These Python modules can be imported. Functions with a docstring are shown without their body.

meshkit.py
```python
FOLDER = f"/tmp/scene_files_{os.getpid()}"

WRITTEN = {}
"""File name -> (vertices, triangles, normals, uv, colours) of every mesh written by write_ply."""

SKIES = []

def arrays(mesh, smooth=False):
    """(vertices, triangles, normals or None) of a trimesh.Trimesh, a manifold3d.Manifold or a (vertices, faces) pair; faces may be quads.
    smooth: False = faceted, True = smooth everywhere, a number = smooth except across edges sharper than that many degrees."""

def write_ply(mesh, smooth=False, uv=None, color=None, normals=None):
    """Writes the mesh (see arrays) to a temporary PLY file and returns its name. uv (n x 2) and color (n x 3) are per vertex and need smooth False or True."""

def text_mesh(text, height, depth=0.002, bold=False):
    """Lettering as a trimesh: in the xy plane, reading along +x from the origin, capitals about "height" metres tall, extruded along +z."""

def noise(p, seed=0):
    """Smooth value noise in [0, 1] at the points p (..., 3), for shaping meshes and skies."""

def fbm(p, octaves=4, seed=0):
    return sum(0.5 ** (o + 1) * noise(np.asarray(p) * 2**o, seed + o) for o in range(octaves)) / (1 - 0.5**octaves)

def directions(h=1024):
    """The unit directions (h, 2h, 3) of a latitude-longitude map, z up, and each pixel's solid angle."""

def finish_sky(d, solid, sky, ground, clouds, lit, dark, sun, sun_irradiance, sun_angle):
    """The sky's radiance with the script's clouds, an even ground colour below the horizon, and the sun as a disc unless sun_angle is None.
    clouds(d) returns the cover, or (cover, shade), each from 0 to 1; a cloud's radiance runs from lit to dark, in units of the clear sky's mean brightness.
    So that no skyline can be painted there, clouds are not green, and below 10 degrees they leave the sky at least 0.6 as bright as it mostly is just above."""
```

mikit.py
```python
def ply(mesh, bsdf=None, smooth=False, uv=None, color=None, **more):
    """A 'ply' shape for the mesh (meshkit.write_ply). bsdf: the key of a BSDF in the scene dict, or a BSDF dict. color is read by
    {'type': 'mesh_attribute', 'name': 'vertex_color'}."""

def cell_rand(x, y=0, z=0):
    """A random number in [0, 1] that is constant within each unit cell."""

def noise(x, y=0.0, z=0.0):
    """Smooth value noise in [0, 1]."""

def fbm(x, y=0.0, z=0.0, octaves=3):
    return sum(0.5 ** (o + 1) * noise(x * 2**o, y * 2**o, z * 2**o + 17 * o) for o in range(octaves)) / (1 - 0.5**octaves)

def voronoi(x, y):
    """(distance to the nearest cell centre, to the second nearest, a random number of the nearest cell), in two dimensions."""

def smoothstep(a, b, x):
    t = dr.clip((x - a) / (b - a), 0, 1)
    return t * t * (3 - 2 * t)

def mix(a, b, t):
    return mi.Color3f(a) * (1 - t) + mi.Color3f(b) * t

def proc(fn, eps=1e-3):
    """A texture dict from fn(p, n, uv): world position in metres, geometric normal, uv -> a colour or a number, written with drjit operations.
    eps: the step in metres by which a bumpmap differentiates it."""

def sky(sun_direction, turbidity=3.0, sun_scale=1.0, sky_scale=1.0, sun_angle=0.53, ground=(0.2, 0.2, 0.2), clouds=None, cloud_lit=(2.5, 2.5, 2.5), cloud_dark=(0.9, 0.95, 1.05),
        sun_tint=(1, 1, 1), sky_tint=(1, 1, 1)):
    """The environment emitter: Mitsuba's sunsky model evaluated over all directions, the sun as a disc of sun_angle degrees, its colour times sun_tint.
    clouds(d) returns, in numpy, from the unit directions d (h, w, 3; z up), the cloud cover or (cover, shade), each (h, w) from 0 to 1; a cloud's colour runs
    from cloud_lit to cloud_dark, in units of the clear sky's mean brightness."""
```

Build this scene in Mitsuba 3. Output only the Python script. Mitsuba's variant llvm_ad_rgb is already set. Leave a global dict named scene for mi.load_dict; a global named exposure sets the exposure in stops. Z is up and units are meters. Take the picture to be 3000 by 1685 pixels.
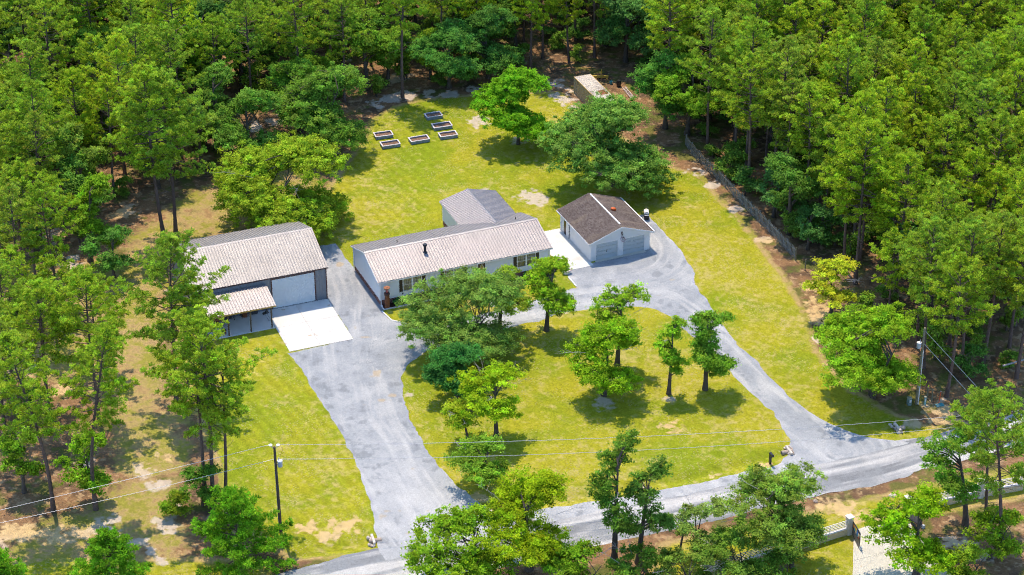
import math, random
import numpy as np, trimesh, shapely, shapely.geometry as sg
from scipy.spatial import Delaunay, cKDTree
import drjit as dr, mitsuba as mi, mikit
from mikit import noise, fbm, voronoi, smoothstep, mix, proc, cell_rand, ply

T = mi.ScalarTransform4f
scene, labels = {}, {}
# ------------------------------------------------------------------ camera, sky, exposure
PITCH = math.radians(29.88)
scene['camera'] = {'type': 'perspective', 'fov': 25.036, 'fov_axis': 'x', 'near_clip': 1.0, 'far_clip': 20000.0,
                   'to_world': T().look_at(origin=[0, 0, 130.6], target=[0, math.cos(PITCH), 130.6 - math.sin(PITCH)], up=[0, 0, 1])}
SUN_EL, SUN_AZ = math.radians(66.0), (-0.33, 0.944)
scene['sky_light'] = mikit.sky([SUN_AZ[0] * math.cos(SUN_EL), SUN_AZ[1] * math.cos(SUN_EL), math.sin(SUN_EL)], turbidity=3, sun_scale=0.88, sky_scale=2.2)
exposure = 2.25

# ------------------------------------------------------------------ helpers
def tag(key, label=None, cat=None, group=None, kind=None):
    d = labels.setdefault(key, {})
    for k, v in (('label', label), ('category', cat), ('group', group), ('kind', kind)):
        if v: d[k] = v
    return key

TAKEN = {}
def numbered(name):
    n = TAKEN.get(name, 0); TAKEN[name] = n + 1
    return name if n == 0 else f'{name}_{n:03d}'

def frame(o, a=0.0, z=0.0, s=1.0):
    m = T().translate([float(o[0]), float(o[1]), float(z)]).rotate([0, 0, 1], math.degrees(a))
    return m if s == 1.0 else m.scale(s)

def put(key, mesh, bsdf, M=None, smooth=False, **kw):
    key = numbered(key)
    d = mesh if isinstance(mesh, dict) else ply(mesh, bsdf, smooth, **kw)
    d = dict(d)
    if isinstance(mesh, dict) and bsdf: d['bsdf'] = {'type': 'ref', 'id': bsdf}
    if M is not None: d['to_world'] = M
    scene[key] = d
    return key

def box(x0, x1, y0, y1, z0, z1, c=0.0):
    if c:
        import manifold3d as m3
        b = trimesh.creation.box(extents=(abs(x1 - x0), abs(y1 - y0), abs(z1 - z0)))
        pts = []
        h = np.abs(np.array([x1 - x0, y1 - y0, z1 - z0])) / 2
        for s in np.array(np.meshgrid([-1, 1], [-1, 1], [-1, 1])).reshape(3, -1).T:
            for k in range(3):
                q = h - c; q[k] = h[k]
                pts.append(s * q)
        b = trimesh.convex.convex_hull(np.array(pts))
    else:
        b = trimesh.creation.box(extents=(abs(x1 - x0), abs(y1 - y0), abs(z1 - z0)))
    b.apply_translation(((x0 + x1) / 2, (y0 + y1) / 2, (z0 + z1) / 2))
    return b

def join(*m):
    m = [x for q in m for x in (q if isinstance(q, (list, tuple)) else [q])]
    return trimesh.util.concatenate(m)

def tube_arrays(P, R, sides=6, caps=True):
    P = np.asarray(P, float); R = np.broadcast_to(np.asarray(R, float), (len(P),))
    t = np.gradient(P, axis=0); t /= np.linalg.norm(t, axis=1, keepdims=True) + 1e-12
    ref = np.array([0.31, 0.87, 0.22]) if abs(t[0][1]) < 0.8 else np.array([0.9, 0.1, 0.3])
    a = np.cross(t, ref); a /= np.linalg.norm(a, axis=1, keepdims=True) + 1e-12
    b = np.cross(t, a)
    th = np.arange(sides) * 2 * np.pi / sides
    V = P[:, None] + R[:, None, None] * (np.cos(th)[None, :, None] * a[:, None] + np.sin(th)[None, :, None] * b[:, None])
    n = len(P); V = V.reshape(-1, 3)
    i, j = np.meshgrid(np.arange(n - 1), np.arange(sides), indexing='ij')
    i, j = i.ravel(), j.ravel(); k = (j + 1) % sides
    F = np.vstack([np.stack([i * sides + j, i * sides + k, (i + 1) * sides + k], 1), np.stack([i * sides + j, (i + 1) * sides + k, (i + 1) * sides + j], 1)])
    if caps:
        V = np.vstack([V, P[0], P[-1]]); c0, c1 = n * sides, n * sides + 1
        q = np.arange(sides); w = (q + 1) % sides
        F = np.vstack([F, np.stack([w, q, q * 0 + c0], 1), np.stack([(n - 1) * sides + q, (n - 1) * sides + w, q * 0 + c1], 1)])
    return V, F

def tube(P, R, sides=8):
    V, F = tube_arrays(P, R, sides)
    m = trimesh.Trimesh(V, F, process=False); m.fix_normals(); return m

def lathe(profile, n=20, at=(0, 0, 0)):
    m = trimesh.creation.revolve(np.array(profile, float), sections=n)
    m.apply_translation(at); return m

def gather(parts):
    vs, fs, k = [], [], 0
    for V, F in parts:
        vs.append(V); fs.append(F + k); k += len(V)
    return np.vstack(vs), np.vstack(fs)

# ------------------------------------------------------------------ materials
ALB = .78
def mat(key, color, rough=0.6, spec=0.4, metallic=0.0, two=True, **kw):
    b = {'type': 'principled', 'base_color': color if isinstance(color, dict) else {'type': 'rgb', 'value': [ALB * q for q in color]}, 'roughness': rough, 'specular': spec, 'metallic': metallic, **kw}
    scene[key] = {'type': 'twosided', 'b': b} if two else b
    return key

def speckle(col, a=0.12, f=3.0, f2=17.0, b=0.10, stain=None, sf=0.5, st=(0.55, 0.75)):
    def fn(p, n, uv):
        v = 1 - a + 2 * a * fbm(p.x * f, p.y * f, p.z * f, 3)
        v = v * (1 - b + 2 * b * noise(p.x * f2, p.y * f2, p.z * f2))
        c = mi.Color3f(col) * v
        if stain is not None:
            c = mix(c, stain, 0.8 * smoothstep(st[0], st[1], fbm(p.x * sf, p.y * sf, p.z * sf + 7, 4)))
        return c * ALB
    return proc(fn)

HA, SA, GA = 0.392, 0.375, 0.401
def grass_fn(p, n, uv):
    x, y = p.x, p.y
    n1 = fbm(x * .33, y * .33, 0.5, 4); n2 = fbm(x * 1.6, y * 1.6, 3.5, 3); n3 = noise(x * 8, y * 8, 5.5); n4 = fbm(x * .09, y * .09, 9.5, 3)
    lush = smoothstep(.38, .66, n4 * .6 + n1 * .4)
    g = mix((.315, .30, .018), (.195, .25, .010), lush)
    mow = dr.sin((x * .86 + y * .5) * 5.2 + 2.0 * n1) * smoothstep(-8.0, -13.0, x)
    g = g * (1 + .07 * mow)
    g = mix(g, (.40, .325, .115),   .75 * smoothstep(.47, .70, n2 * .55 + n1 * .2 + (1 - n4) * .25))
    g = g * (0.72 + .56 * n3) * (.80 + .40 * n2)
    pale = voronoi(x * 2.6, y * 2.6)
    g = mix(g, (.45, .38, .22), .6 * smoothstep(.24, .10, pale[0]) * smoothstep(.50, .62, fbm(x * .4, y * .4, 21.5, 3)))
    straw = mix((.235, .135, .068), (.105, .068, .042), smoothstep(.4, .65, n1))
    straw = mix(straw, (.40, .27, .15), .8 * smoothstep(.5, .72, n2))
    straw = mix(straw, (.10, .125, .022), .75 * smoothstep(.50, .66, fbm(x * .5, y * .5, 31.5, 4)))
    straw = straw * (.70 + .6 * n3)
    tan = mix((.40, .29, .125), (.25, .235, .04), smoothstep(.42, .62, n1 * .6 + n2 * .4)) * (.8 + .4 * n3)
    m = uv.x + (n1 - .5) * .45 + (n2 - .5) * .25
    c = mix(straw, tan, smoothstep(.26, .46, m))
    c = mix(c, g, smoothstep(.50, .74, m))
    sand = mix((.52, .44, .36), (.58, .41, .20), smoothstep(.45, .6, fbm(x * .06, y * .06, 41.5, 2)))
    sand = sand * (.80 + .40 * n2)
    f5 = fbm(x * .75, y * .75, 61.5, 5)
    s = uv.y * (2.9 * f5 - .70) + (n2 - .5) * .30
    c = mix(c, sand, .85 * smoothstep(.36, .66, s))
    return ALB * mix(c, c * .62 + mi.Color3f(.05, .03, .015), .6 * smoothstep(.62, .75, noise(x * 3.1, y * 3.1, 71.5)) * smoothstep(.25, .5, uv.y))
mat('ground_bsdf', proc(grass_fn), 0.95, 0.1)

def gravel_fn(p, n, uv):
    x, y = p.x, p.y
    d = noise(x * 13, y * 13, .5); e = noise(x * 6, y * 6, 3.5); b = fbm(x * .35, y * .35, 5.5, 4)
    wob = 1.6 * fbm(x * .12, y * .12, 51.5, 2)
    st = fbm(uv.x * 1.0 + wob, uv.y * .09, 8.5, 4)
    base = mix((.265, .285, .31), (.36, .375, .39), smoothstep(.25, .80, b))
    base = mix(base, (.50, .50, .49), .60 * smoothstep(.46, .70, st * .75 + b * .25))
    base = mix(base, (.50, .505, .51), .35 * smoothstep(201, 188, y + 6 * b))
    base = mix(base, (.155, .17, .19), .5 * smoothstep(.52, .70, fbm(x * .9, y * .9, 12.5, 3)) * smoothstep(.6, .4, st))
    base = mix(base, (.42, .33, .21), .7 * smoothstep(.70, .78, fbm(x * .55, y * .55, 17.5, 3)))
    return ALB * base * (.72 + .36 * d + .22 * e)
mat('gravel_bsdf', proc(gravel_fn), 0.95, 0.15)

def road_fn(p, n, uv):
    x, y = p.x, p.y
    d = noise(x * 13, y * 13, .5); e = noise(x * 5, y * 5, 3.5); b = fbm(x * .3, y * .3, 25.5, 4)
    wob = 1.2 * fbm(x * .12, y * .12, 51.5, 2)
    st = fbm(uv.x * .8 + wob, uv.y * .06, 28.5, 4)
    base = mix((.235, .25, .265), (.36, .365, .37), smoothstep(.35, .65, b))
    base = mix(base, (.54, .53, .51), .75 * smoothstep(.47, .64, st))
    base = mix(base, (.13, .14, .155), .7 * smoothstep(.50, .36, st) * smoothstep(.35, .6, b))
    return ALB * base * (.70 + .38 * d + .22 * e)
mat('road_bsdf', proc(road_fn), 0.95, 0.15)

def concrete(col, stain):
    def fn(p, n, uv):
        x, y = p.x, p.y
        b = fbm(x * .6, y * .6, p.z * .6, 4); d = noise(x * 15, y * 15, p.z * 15)
        c = mi.Color3f(col) * (.86 + .22 * b) * (.95 + .1 * d)
        c = mix(c, stain, .55 * smoothstep(.60, .78, fbm(x * .8, y * .8, 3.5, 4)))
        return ALB * mix(c, (.40, .25, .10), .6 * smoothstep(.74, .80, fbm(x * .9, y * .9, 13.5, 3)))
    return proc(fn)
mat('concrete_bsdf', concrete((.66, .645, .61), (.48, .45, .40)), .85, .2)
mat('drive_concrete_bsdf', concrete((.56, .535, .46), (.42, .39, .32)), .85, .2)

def roofmetal(col, rust=0.0, a=0.0):
    def fn(p, n, uv):
        c = mi.Color3f(col) * (.86 + .28 * fbm(p.x * .7, p.y * .7, p.z * .7, 4)) * (.93 + .14 * noise(p.x * 9, p.y * 9, p.z * 9))
        return c * ALB
    return proc(fn)
mat('roof_metal', roofmetal((.33, .305, .305)), .55, .5, .65)
mat('shop_roof_metal', roofmetal((.32, .305, .30)), .60, .5, .65)
mat('ridge_metal', roofmetal((.30, .29, .30)), .42, .5, .6)
mat('white_siding', speckle((.72, .745, .765), .04, .8, 6, .02, (.60, .60, .56), .35, (.62, .82)), .45, .4)
mat('white_trim', (.78, .78, .78), .45)
mat('fascia_brown', (.10, .055, .035), .5)
mat('shutter_brown', (.036, .028, .022), .5)
def brick_fn(a):
    ca, sa = math.cos(a), math.sin(a)
    def fn(p, n, uv):
        u = dr.select(dr.abs(n.x * ca + n.y * sa) > .7, -p.x * sa + p.y * ca, p.x * ca + p.y * sa)
        r = dr.floor(p.z / .075)
        q = (u + .11 * (r - 2 * dr.floor(r / 2))) / .22
        fu, fv = q - dr.floor(q), p.z / .075 - r
        m = smoothstep(.0, .06, dr.minimum(fu, 1 - fu)) * smoothstep(.0, .14, dr.minimum(fv, 1 - fv))
        c = mix((.24, .085, .065), (.15, .05, .045), cell_rand(dr.floor(q), r, 3))
        return ALB * mix((.36, .31, .28), c * (.8 + .4 * noise(p.x * 20, p.y * 20, p.z * 20)), m)
    return proc(fn)
mat('house_brick', brick_fn(HA), .85, .2)
mat('door_brown', (.05, .032, .026), .35)
mat('cream_paint', (.66, .62, .5), .4)
mat('window_blind', speckle((.075, .095, .09), .1, 2, 8, .1), .7, .2)
scene['pane_glass'] = {'type': 'thindielectric', 'int_ior': 1.5}
mat('amber_glass', speckle((.34, .27, .07), .5, 6, 14, .4), .12, .6)
mat('dark_metal', (.03, .03, .034), .4)
mat('black_plastic', (.018, .02, .024), .3, .5)
mat('shop_wall', speckle((.17, .19, .215), .08, .6, 5, .05), .45, .5)
mat('shop_trim', (.075, .03, .026), .5)
mat('roll_door', speckle((.66, .70, .71), .05, .7, 5, .03), .5)
mat('garage_door', speckle((.46, .52, .55), .05, .9, 5, .03), .5)
def shingle_fn(p, n, uv):
    ca, sa = math.cos(GA), math.sin(GA)
    u, v = p.x * ca + p.y * sa, -p.x * sa + p.y * ca
    q = dr.floor(u / .136)
    t = v / .30 + cell_rand(q, 2, 5) * .7
    r = cell_rand(q, dr.floor(t), 9)
    c = mix((.085, .066, .060), (.155, .128, .116), r)
    c = c * (.75 + .5 * fbm(p.x * .8, p.y * .8, p.z, 4)) * (.8 + .4 * noise(p.x * 18, p.y * 18, p.z * 18))
    return ALB * mix(c, (.21, .17, .13), .5 * smoothstep(.56, .74, fbm(u * .25, v * 1.1, 4.5, 3)))
mat('shingle_bsdf', proc(shingle_fn), .95, .1)
mat('orange_plastic', speckle((.62, .115, .018), .12, 4, 12, .1), .5)
mat('rust', speckle((.23, .085, .036), .3, 3, 14, .25, (.10, .045, .028), 2.2, (.5, .7)), .8, .3)
mat('rust_light', speckle((.36, .14, .065), .25, 4, 15, .2), .75, .3)
def wood(col, dark, f=1.0):
    def fn(p, n, uv):
        return ALB * mix(col, dark, fbm(p.x * 3 * f, p.y * 3 * f, p.z * .9 * f, 4)) * (.8 + .4 * noise(p.x * 22, p.y * 22, p.z * 3))
    return proc(fn)
mat('weathered_wood', wood((.33, .30, .26), (.19, .17, .145)), .9, .15)
mat('fence_wood', wood((.30, .31, .285), (.17, .17, .15)), .9, .15)
mat('pole_wood', wood((.13, .10, .075), (.07, .05, .038)), .9, .2)
mat('pole_wood_green', wood((.27, .25, .17), (.17, .155, .10)), .9, .2)
mat('post_brown', wood((.16, .12, .085), (.09, .065, .045)), .8, .2)
mat('planter_board', wood((.34, .38, .42), (.20, .22, .25)), .85, .2)
mat('planter_cap', wood((.70, .66, .68), (.52, .47, .49)), .8, .2)
mat('soil', speckle((.20, .125, .09), .3, 5, 22, .35), .95, .1)
mat('mulch', speckle((.055, .026, .020), .35, 6, 24, .4), .95, .1)
mat('container_tan', speckle((.37, .30, .185), .08, 1.5, 8, .06, (.25, .15, .08), .8, (.66, .8)), .6, .3)
mat('container_roof', speckle((.52, .47, .41), .12, 1.2, 9, .1, (.20, .17, .15), .7, (.52, .72)), .8, .2)
mat('container_rail', (.48, .31, .09), .6)
mat('grey_can', speckle((.42, .45, .48), .06, 2, 9, .04), .4)
mat('porcelain', (.80, .80, .82), .2)
mat('wire_bsdf', (.55, .55, .55), .45, .5)
mat('white_plastic', speckle((.74, .72, .70), .05, 2, 9, .05), .5)
mat('pink_paint', speckle((.60, .42, .40), .1, 2, 9, .06), .6)
mat('stucco', speckle((.60, .49, .315), .06, 2, 22, .08), .9, .1)
mat('stucco_pillar', speckle((.60, .545, .46), .06, 2, 22, .08), .9, .1)
mat('rail_paint', (.74, .70, .68), .5)
mat('gate_metal', (.045, .046, .055), .45)
mat('gate_panel', speckle((.16, .145, .14), .2, 2, 9, .15), .6)
for k, c in (('orange', (.62, .22, .03)), ('yellow', (.68, .47, .05)), ('blue', (.05, .16, .50)), ('teal', (.05, .30, .33)), ('red', (.55, .07, .06)), ('cream', (.66, .55, .42))):
    mat('enamel_' + k, c, .4)
mat('utility_green', speckle((.15, .22, .20), .08, 3, 12, .06), .6)
mat('utility_tan', speckle((.33, .33, .25), .08, 3, 12, .06), .6)
mat('lid_green', speckle((.22, .40, .38), .1, 3, 12, .08), .6)
mat('stake_orange', (.68, .10, .035), .5)
mat('stone', speckle((.42, .34, .28), .25, 4, 16, .2), .9, .15)
mat('pale_stone', speckle((.62, .54, .47), .15, 4, 16, .15), .9, .15)
mat('teal_plastic', (.06, .30, .34), .5)
mat('yellow_paint', speckle((.55, .37, .06), .15, 3, 12, .1), .6)
mat('purple_rim', (.33, .16, .30), .4)
mat('bark_pine', wood((.205, .145, .118), (.085, .06, .052), .7), .95, .1)
mat('bark_oak', wood((.155, .125, .10), (.075, .06, .05), .7), .95, .1)
mat('bark_dead', wood((.46, .43, .41), (.32, .29, .28)), .9, .1)
VC = {'type': 'mesh_attribute', 'name': 'vertex_color'}
scene['leaf_bsdf'] = {'type': 'principledthin', 'base_color': VC, 'roughness': .5, 'diff_trans': 1.0, 'spec_trans': 0.0, 'eta': 1.4}
scene['needle_bsdf'] = {'type': 'principledthin', 'base_color': VC, 'roughness': .55, 'diff_trans': .95, 'spec_trans': 0.0, 'eta': 1.35}

# ------------------------------------------------------------------ ground
LAWN = [(-20.6, 176.0), (-12.7, 176.5), (0, 180), (28, 189), (39, 193), (46, 197), (42.7, 199.1), (39.6, 200.9), (36.1, 205.4), (32.9, 213.7), (32.3, 224.0), (30.8, 231.2), (28.7, 238.9), (26.1, 246.9), (23.0, 255.3), (19.5, 258), (13.9, 266.4), (8.5, 275.3), (6.0, 279.6), (-3.6, 279.2), (-9.9, 277.6), (-15.1, 275.4), (-18.2, 271.0), (-18.5, 265.5), (-21.2, 258), (-23, 249), (-22, 240), (-36.5, 236), (-37.5, 220), (-35.0, 209), (-31.6, 198.2), (-29.0, 190.5), (-27.7, 183.4), (-24.8, 180.0)]
PALE = [(-36, 257), (-30, 259.8), (-23, 258), (-21, 238), (-36, 236), (-36, 210), (-31, 196), (-32, 187), (-29, 178), (-33, 170), (-50, 172), (-48, 180), (-40, 188), (-43, 200), (-47, 206), (-62, 206), (-62, 232), (-47, 236), (-45, 243)]
SAND = [(-18.2, 275.9, 1.4), (-16, 277.6, 1.4), (-14.1, 278.6, 1.5), (-11, 279, 1.4), (-8.3, 279.2, 1.4), (-5, 280.4, 1.3), (6.0, 281.7, 2.0), (7, 278.5, 2.0), (8.2, 276, 1.7), (-4.4, 271.3, 1.7), (-3.6, 269.3, 1.3), (-39.4, 259.8, 1.4), (-30.9, 271.3, 1.8), (-33.4, 269.1, 1.6), (2.5, 250.0, 1.9), (3.4, 248.4, 1.2), (-5.5, 248, 1.2), (-3, 251, 1.0), (23.0, 256.3, 1.4), (24.8, 252.8, 1.2), (27.0, 246.3, 1.0), (29.5, 238.5, 1.0), (34.0, 228, 1.4), (34.6, 224, 1.6), (34.8, 220.4, 2.2), (34.3, 216, 1.5), (44.5, 201.5, 2.2), (46.8, 201.2, 1.8), (41.4, 199.3, 1.0), (43.6, 200.6, 1.3), (-49, 179.8, 2.0), (-46.8, 180.1, 1.6), (-44, 179.8, 1.7), (-41.5, 180.0, 1.7), (-39, 181.2, 1.7), (-37.8, 179.5, 1.2), (-35.6, 178.8, .9), (-34.0, 177.4, .8), (-32.8, 175.8, .8), (-33.1, 180.9, 1.3), (-34, 181.6, 1.0), (-32.4, 183.8, 1.1), (-35.0, 188.5, 1.3), (-36.8, 190.4, 1.5), (-34.8, 193, 1.3), (31.0, 184.9, 1.3), (32.2, 184.2, 1.6), (33.2, 182.6, 1.4), (34.5, 182.2, 1.3), (35.8, 182.5, 1.2), (42, 178.3, 1.6), (44, 177, 1.6), (-16.4, 181.3, 1.8), (-17.5, 179.5, 1.2), (-20, 181, 1.2), (-51, 233, 2.0), (-55, 239, 2.2), (-47, 246, 1.8), (-60, 226, 2.0), (-53, 209, 2.2), (-47, 206, 1.8), (-43.5, 192, 1.5), (-38.5, 226, 1.0), (16.3, 198.5, 1.4), (9.4, 202.9, 1.3), (16.6, 203.8, .9), (-1.6, 196, .7), (-10.8, 213, .9), (-10.6, 205, .7), (-3, 186, 1.2), (25.4, 191.4, .8), (20, 190, .8), (13, 188, .8), (6, 222, .5), (-27, 262, 1.5), (-23, 262, 1.6), (1, 265, 1.2), (-51, 279, 2.2), (-42, 283, 2), (-24, 289, 2), (-15, 284, 1.8), (0, 290, 2)]
VERGE = [(14, 178.5), (26, 182.5), (38, 187), (58, 193.5), (62, 189.5), (48, 185), (40, 183), (33, 179.5), (33, 172), (24, 170), (12, 170)]
VERGE2 = [(-28, 166), (-20, 169), (-24, 176), (-33, 176), (-45, 176), (-52, 170)]
DITCH = [[(-28, 174.8), (-20, 176.6), (-13.4, 178.8)], [(-1.2, 183.5), (8, 186.6), (18, 189.6), (27.2, 193.7)], [(39.8, 198.4), (46, 200.3), (54, 203.2)], [(26.5, 186.6), (31.5, 188.0)]]
def grid(lo, hi, a, b, step):
    inner = np.arange(a, b + .01, step); out = step * 1.6 ** np.arange(1, 19); out = np.cumsum(out)
    return np.concatenate([a - out[::-1], inner, b + out])
gx, gy = grid(0, 0, -80, 84, .75), grid(0, 0, 152, 328, .75)
X, Y = np.meshgrid(gx, gy, indexing='ij')
XY = np.stack([X.ravel(), Y.ravel()], 1)
def soft(poly, w):
    pg = sg.Polygon(poly); pts = shapely.points(XY)
    d = shapely.distance(pts, pg.exterior); inside = shapely.contains_xy(pg, XY[:, 0], XY[:, 1])
    s = np.where(inside, d, -d) / w
    return 1 / (1 + np.exp(-np.clip(s, -30, 30) * 2.2))
lawn = np.maximum(np.maximum(soft(LAWN, 1.3), .44 * soft(PALE, 2.0)), 0.86 * np.maximum(soft(VERGE, 1.2), soft(VERGE2, 1.0)))
far = (np.abs(XY[:, 0]) > 84) | (XY[:, 1] < 152) | (XY[:, 1] > 328)
sand = np.zeros(len(XY))
for x, y, r in SAND: sand = np.maximum(sand, 1.05 * np.exp(-(((XY[:, 0] - x) ** 2 + (XY[:, 1] - y) ** 2) / r ** 2) * .7))
gz = np.zeros(len(XY))
for l in DITCH:
    d = shapely.distance(shapely.points(XY), sg.LineString(l)); gz -= .30 * np.exp(-(d / .75) ** 2)
nx, ny = X.shape
ii, jj = np.meshgrid(np.arange(nx - 1), np.arange(ny - 1), indexing='ij'); q = (ii * ny + jj).ravel()
GF = np.vstack([np.stack([q, q + ny, q + ny + 1], 1), np.stack([q, q + ny + 1, q + 1], 1)])
put('ground', (np.column_stack([XY, gz]), GF), 'ground_bsdf', uv=np.column_stack([lawn, sand]))
tag('ground', 'lawn and sandy pine-straw soil around the house and under the woods', kind='structure')

# ------------------------------------------------------------------ gravel drives and road
rng = np.random.default_rng(5)
def ragged(ring, amp=.10, step=.45, seed=1):
    r = np.random.default_rng(seed); ls = sg.LinearRing(ring)
    n = int(ls.length / step); P = np.array([ls.interpolate(i * ls.length / n).coords[0] for i in range(n)])
    w = r.normal(size=n); w = (w + np.roll(w, 1) + np.roll(w, -1)) / 3 ** .5
    t = np.roll(P, -1, 0) - np.roll(P, 1, 0); t /= np.linalg.norm(t, axis=1, keepdims=True) + 1e-9
    return P + np.stack([t[:, 1], -t[:, 0]], 1) * (w * amp)[:, None]
def chaikin(P, n=2, closed=True):
    P = np.array(P, float)
    for _ in range(n):
        Q = np.roll(P, -1, 0) if closed else P[1:]
        A = P if closed else P[:-1]
        R = np.stack([.75 * A + .25 * Q, .25 * A + .75 * Q], 1).reshape(-1, 2)
        P = R if closed else np.vstack([P[:1], R, P[-1:]])
    return P
def sheet(poly, z, step, lines):
    pts = []
    polys = [poly] if poly.geom_type == 'Polygon' else list(poly.geoms)
    for pg in polys:
        for rg in [pg.exterior, *pg.interiors]: pts.append(np.array(rg.coords)[:-1])
    x0, y0, x1, y1 = poly.bounds
    g = np.stack(np.meshgrid(np.arange(x0, x1, step), np.arange(y0, y1, step), indexing='ij'), -1).reshape(-1, 2)
    g = g[shapely.contains_xy(poly.buffer(-.3), g[:, 0], g[:, 1])]
    P = np.vstack(pts + [g]); F = Delaunay(P).simplices
    c = P[F].mean(1); F = F[shapely.contains_xy(poly, c[:, 0], c[:, 1])]
    a = np.cross(np.c_[P[F[:, 1]] - P[F[:, 0]], np.zeros(len(F))], np.c_[P[F[:, 2]] - P[F[:, 0]], np.zeros(len(F))])[:, 2]
    F[a < 0] = F[a < 0][:, ::-1]
    best = np.full(len(P), 1e9); uv = np.zeros((len(P), 2))
    off = 0
    for l in lines:
        L = chaikin(l, 3, False); sgm = np.linalg.norm(np.diff(L, axis=0), axis=1); cum = np.r_[0, np.cumsum(sgm)]
        for i in range(len(L) - 1):
            d = L[i + 1] - L[i]; t = np.clip(((P - L[i]) @ d) / (d @ d), 0, 1); w = P - (L[i] + t[:, None] * d)
            dist = np.hypot(*w.T); s = np.sign(d[0] * w[:, 1] - d[1] * w[:, 0]) * dist
            k = dist < best; best[k] = dist[k]; uv[k, 0] = s[k] + off; uv[k, 1] = cum[i] + t[k] * sgm[i]
        off += 40
    return (np.column_stack([P, np.full(len(P), z)]), F), uv
left_edge = [(-22.6, 237.3), (-21.9, 231.3), (-20.8, 224.9), (-20.2, 222.9), (-17.3, 216.1), (-24.3, 213.0), (-22.5, 209.7), (-20.4, 204.1), (-18.4, 199.6), (-16.9, 195.9), (-15.4, 190.9), (-14.2, 186.7), (-13.5, 183.4), (-13.2, 180.8), (-13.0, 179.1), (-12.6, 177.3)]
bottom = [(-12, 175.6), (-6, 177.6), (1, 180.6), (8.2, 183.6), (16.2, 186), (24, 189), (32, 192.2), (40.5, 195.6)]
east = [(39.0, 196.0), (37.0, 196.3), (34.3, 197.7), (31.8, 200.3), (29.6, 203.3), (27.9, 207.2), (26.2, 211.6), (24.7, 214.6), (22.8, 220.3), (22.4, 222.4), (21.9, 224.8), (21.3, 226.4), (20.8, 229.0), (21.0, 230.3), (20.8, 231.6), (20.3, 233.3), (19.9, 235.1), (19.4, 237.2), (18.6, 238.9), (17.5, 241.9), (16.4, 244.2), (15.6, 244.8), (13.0, 244.3)]
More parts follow.
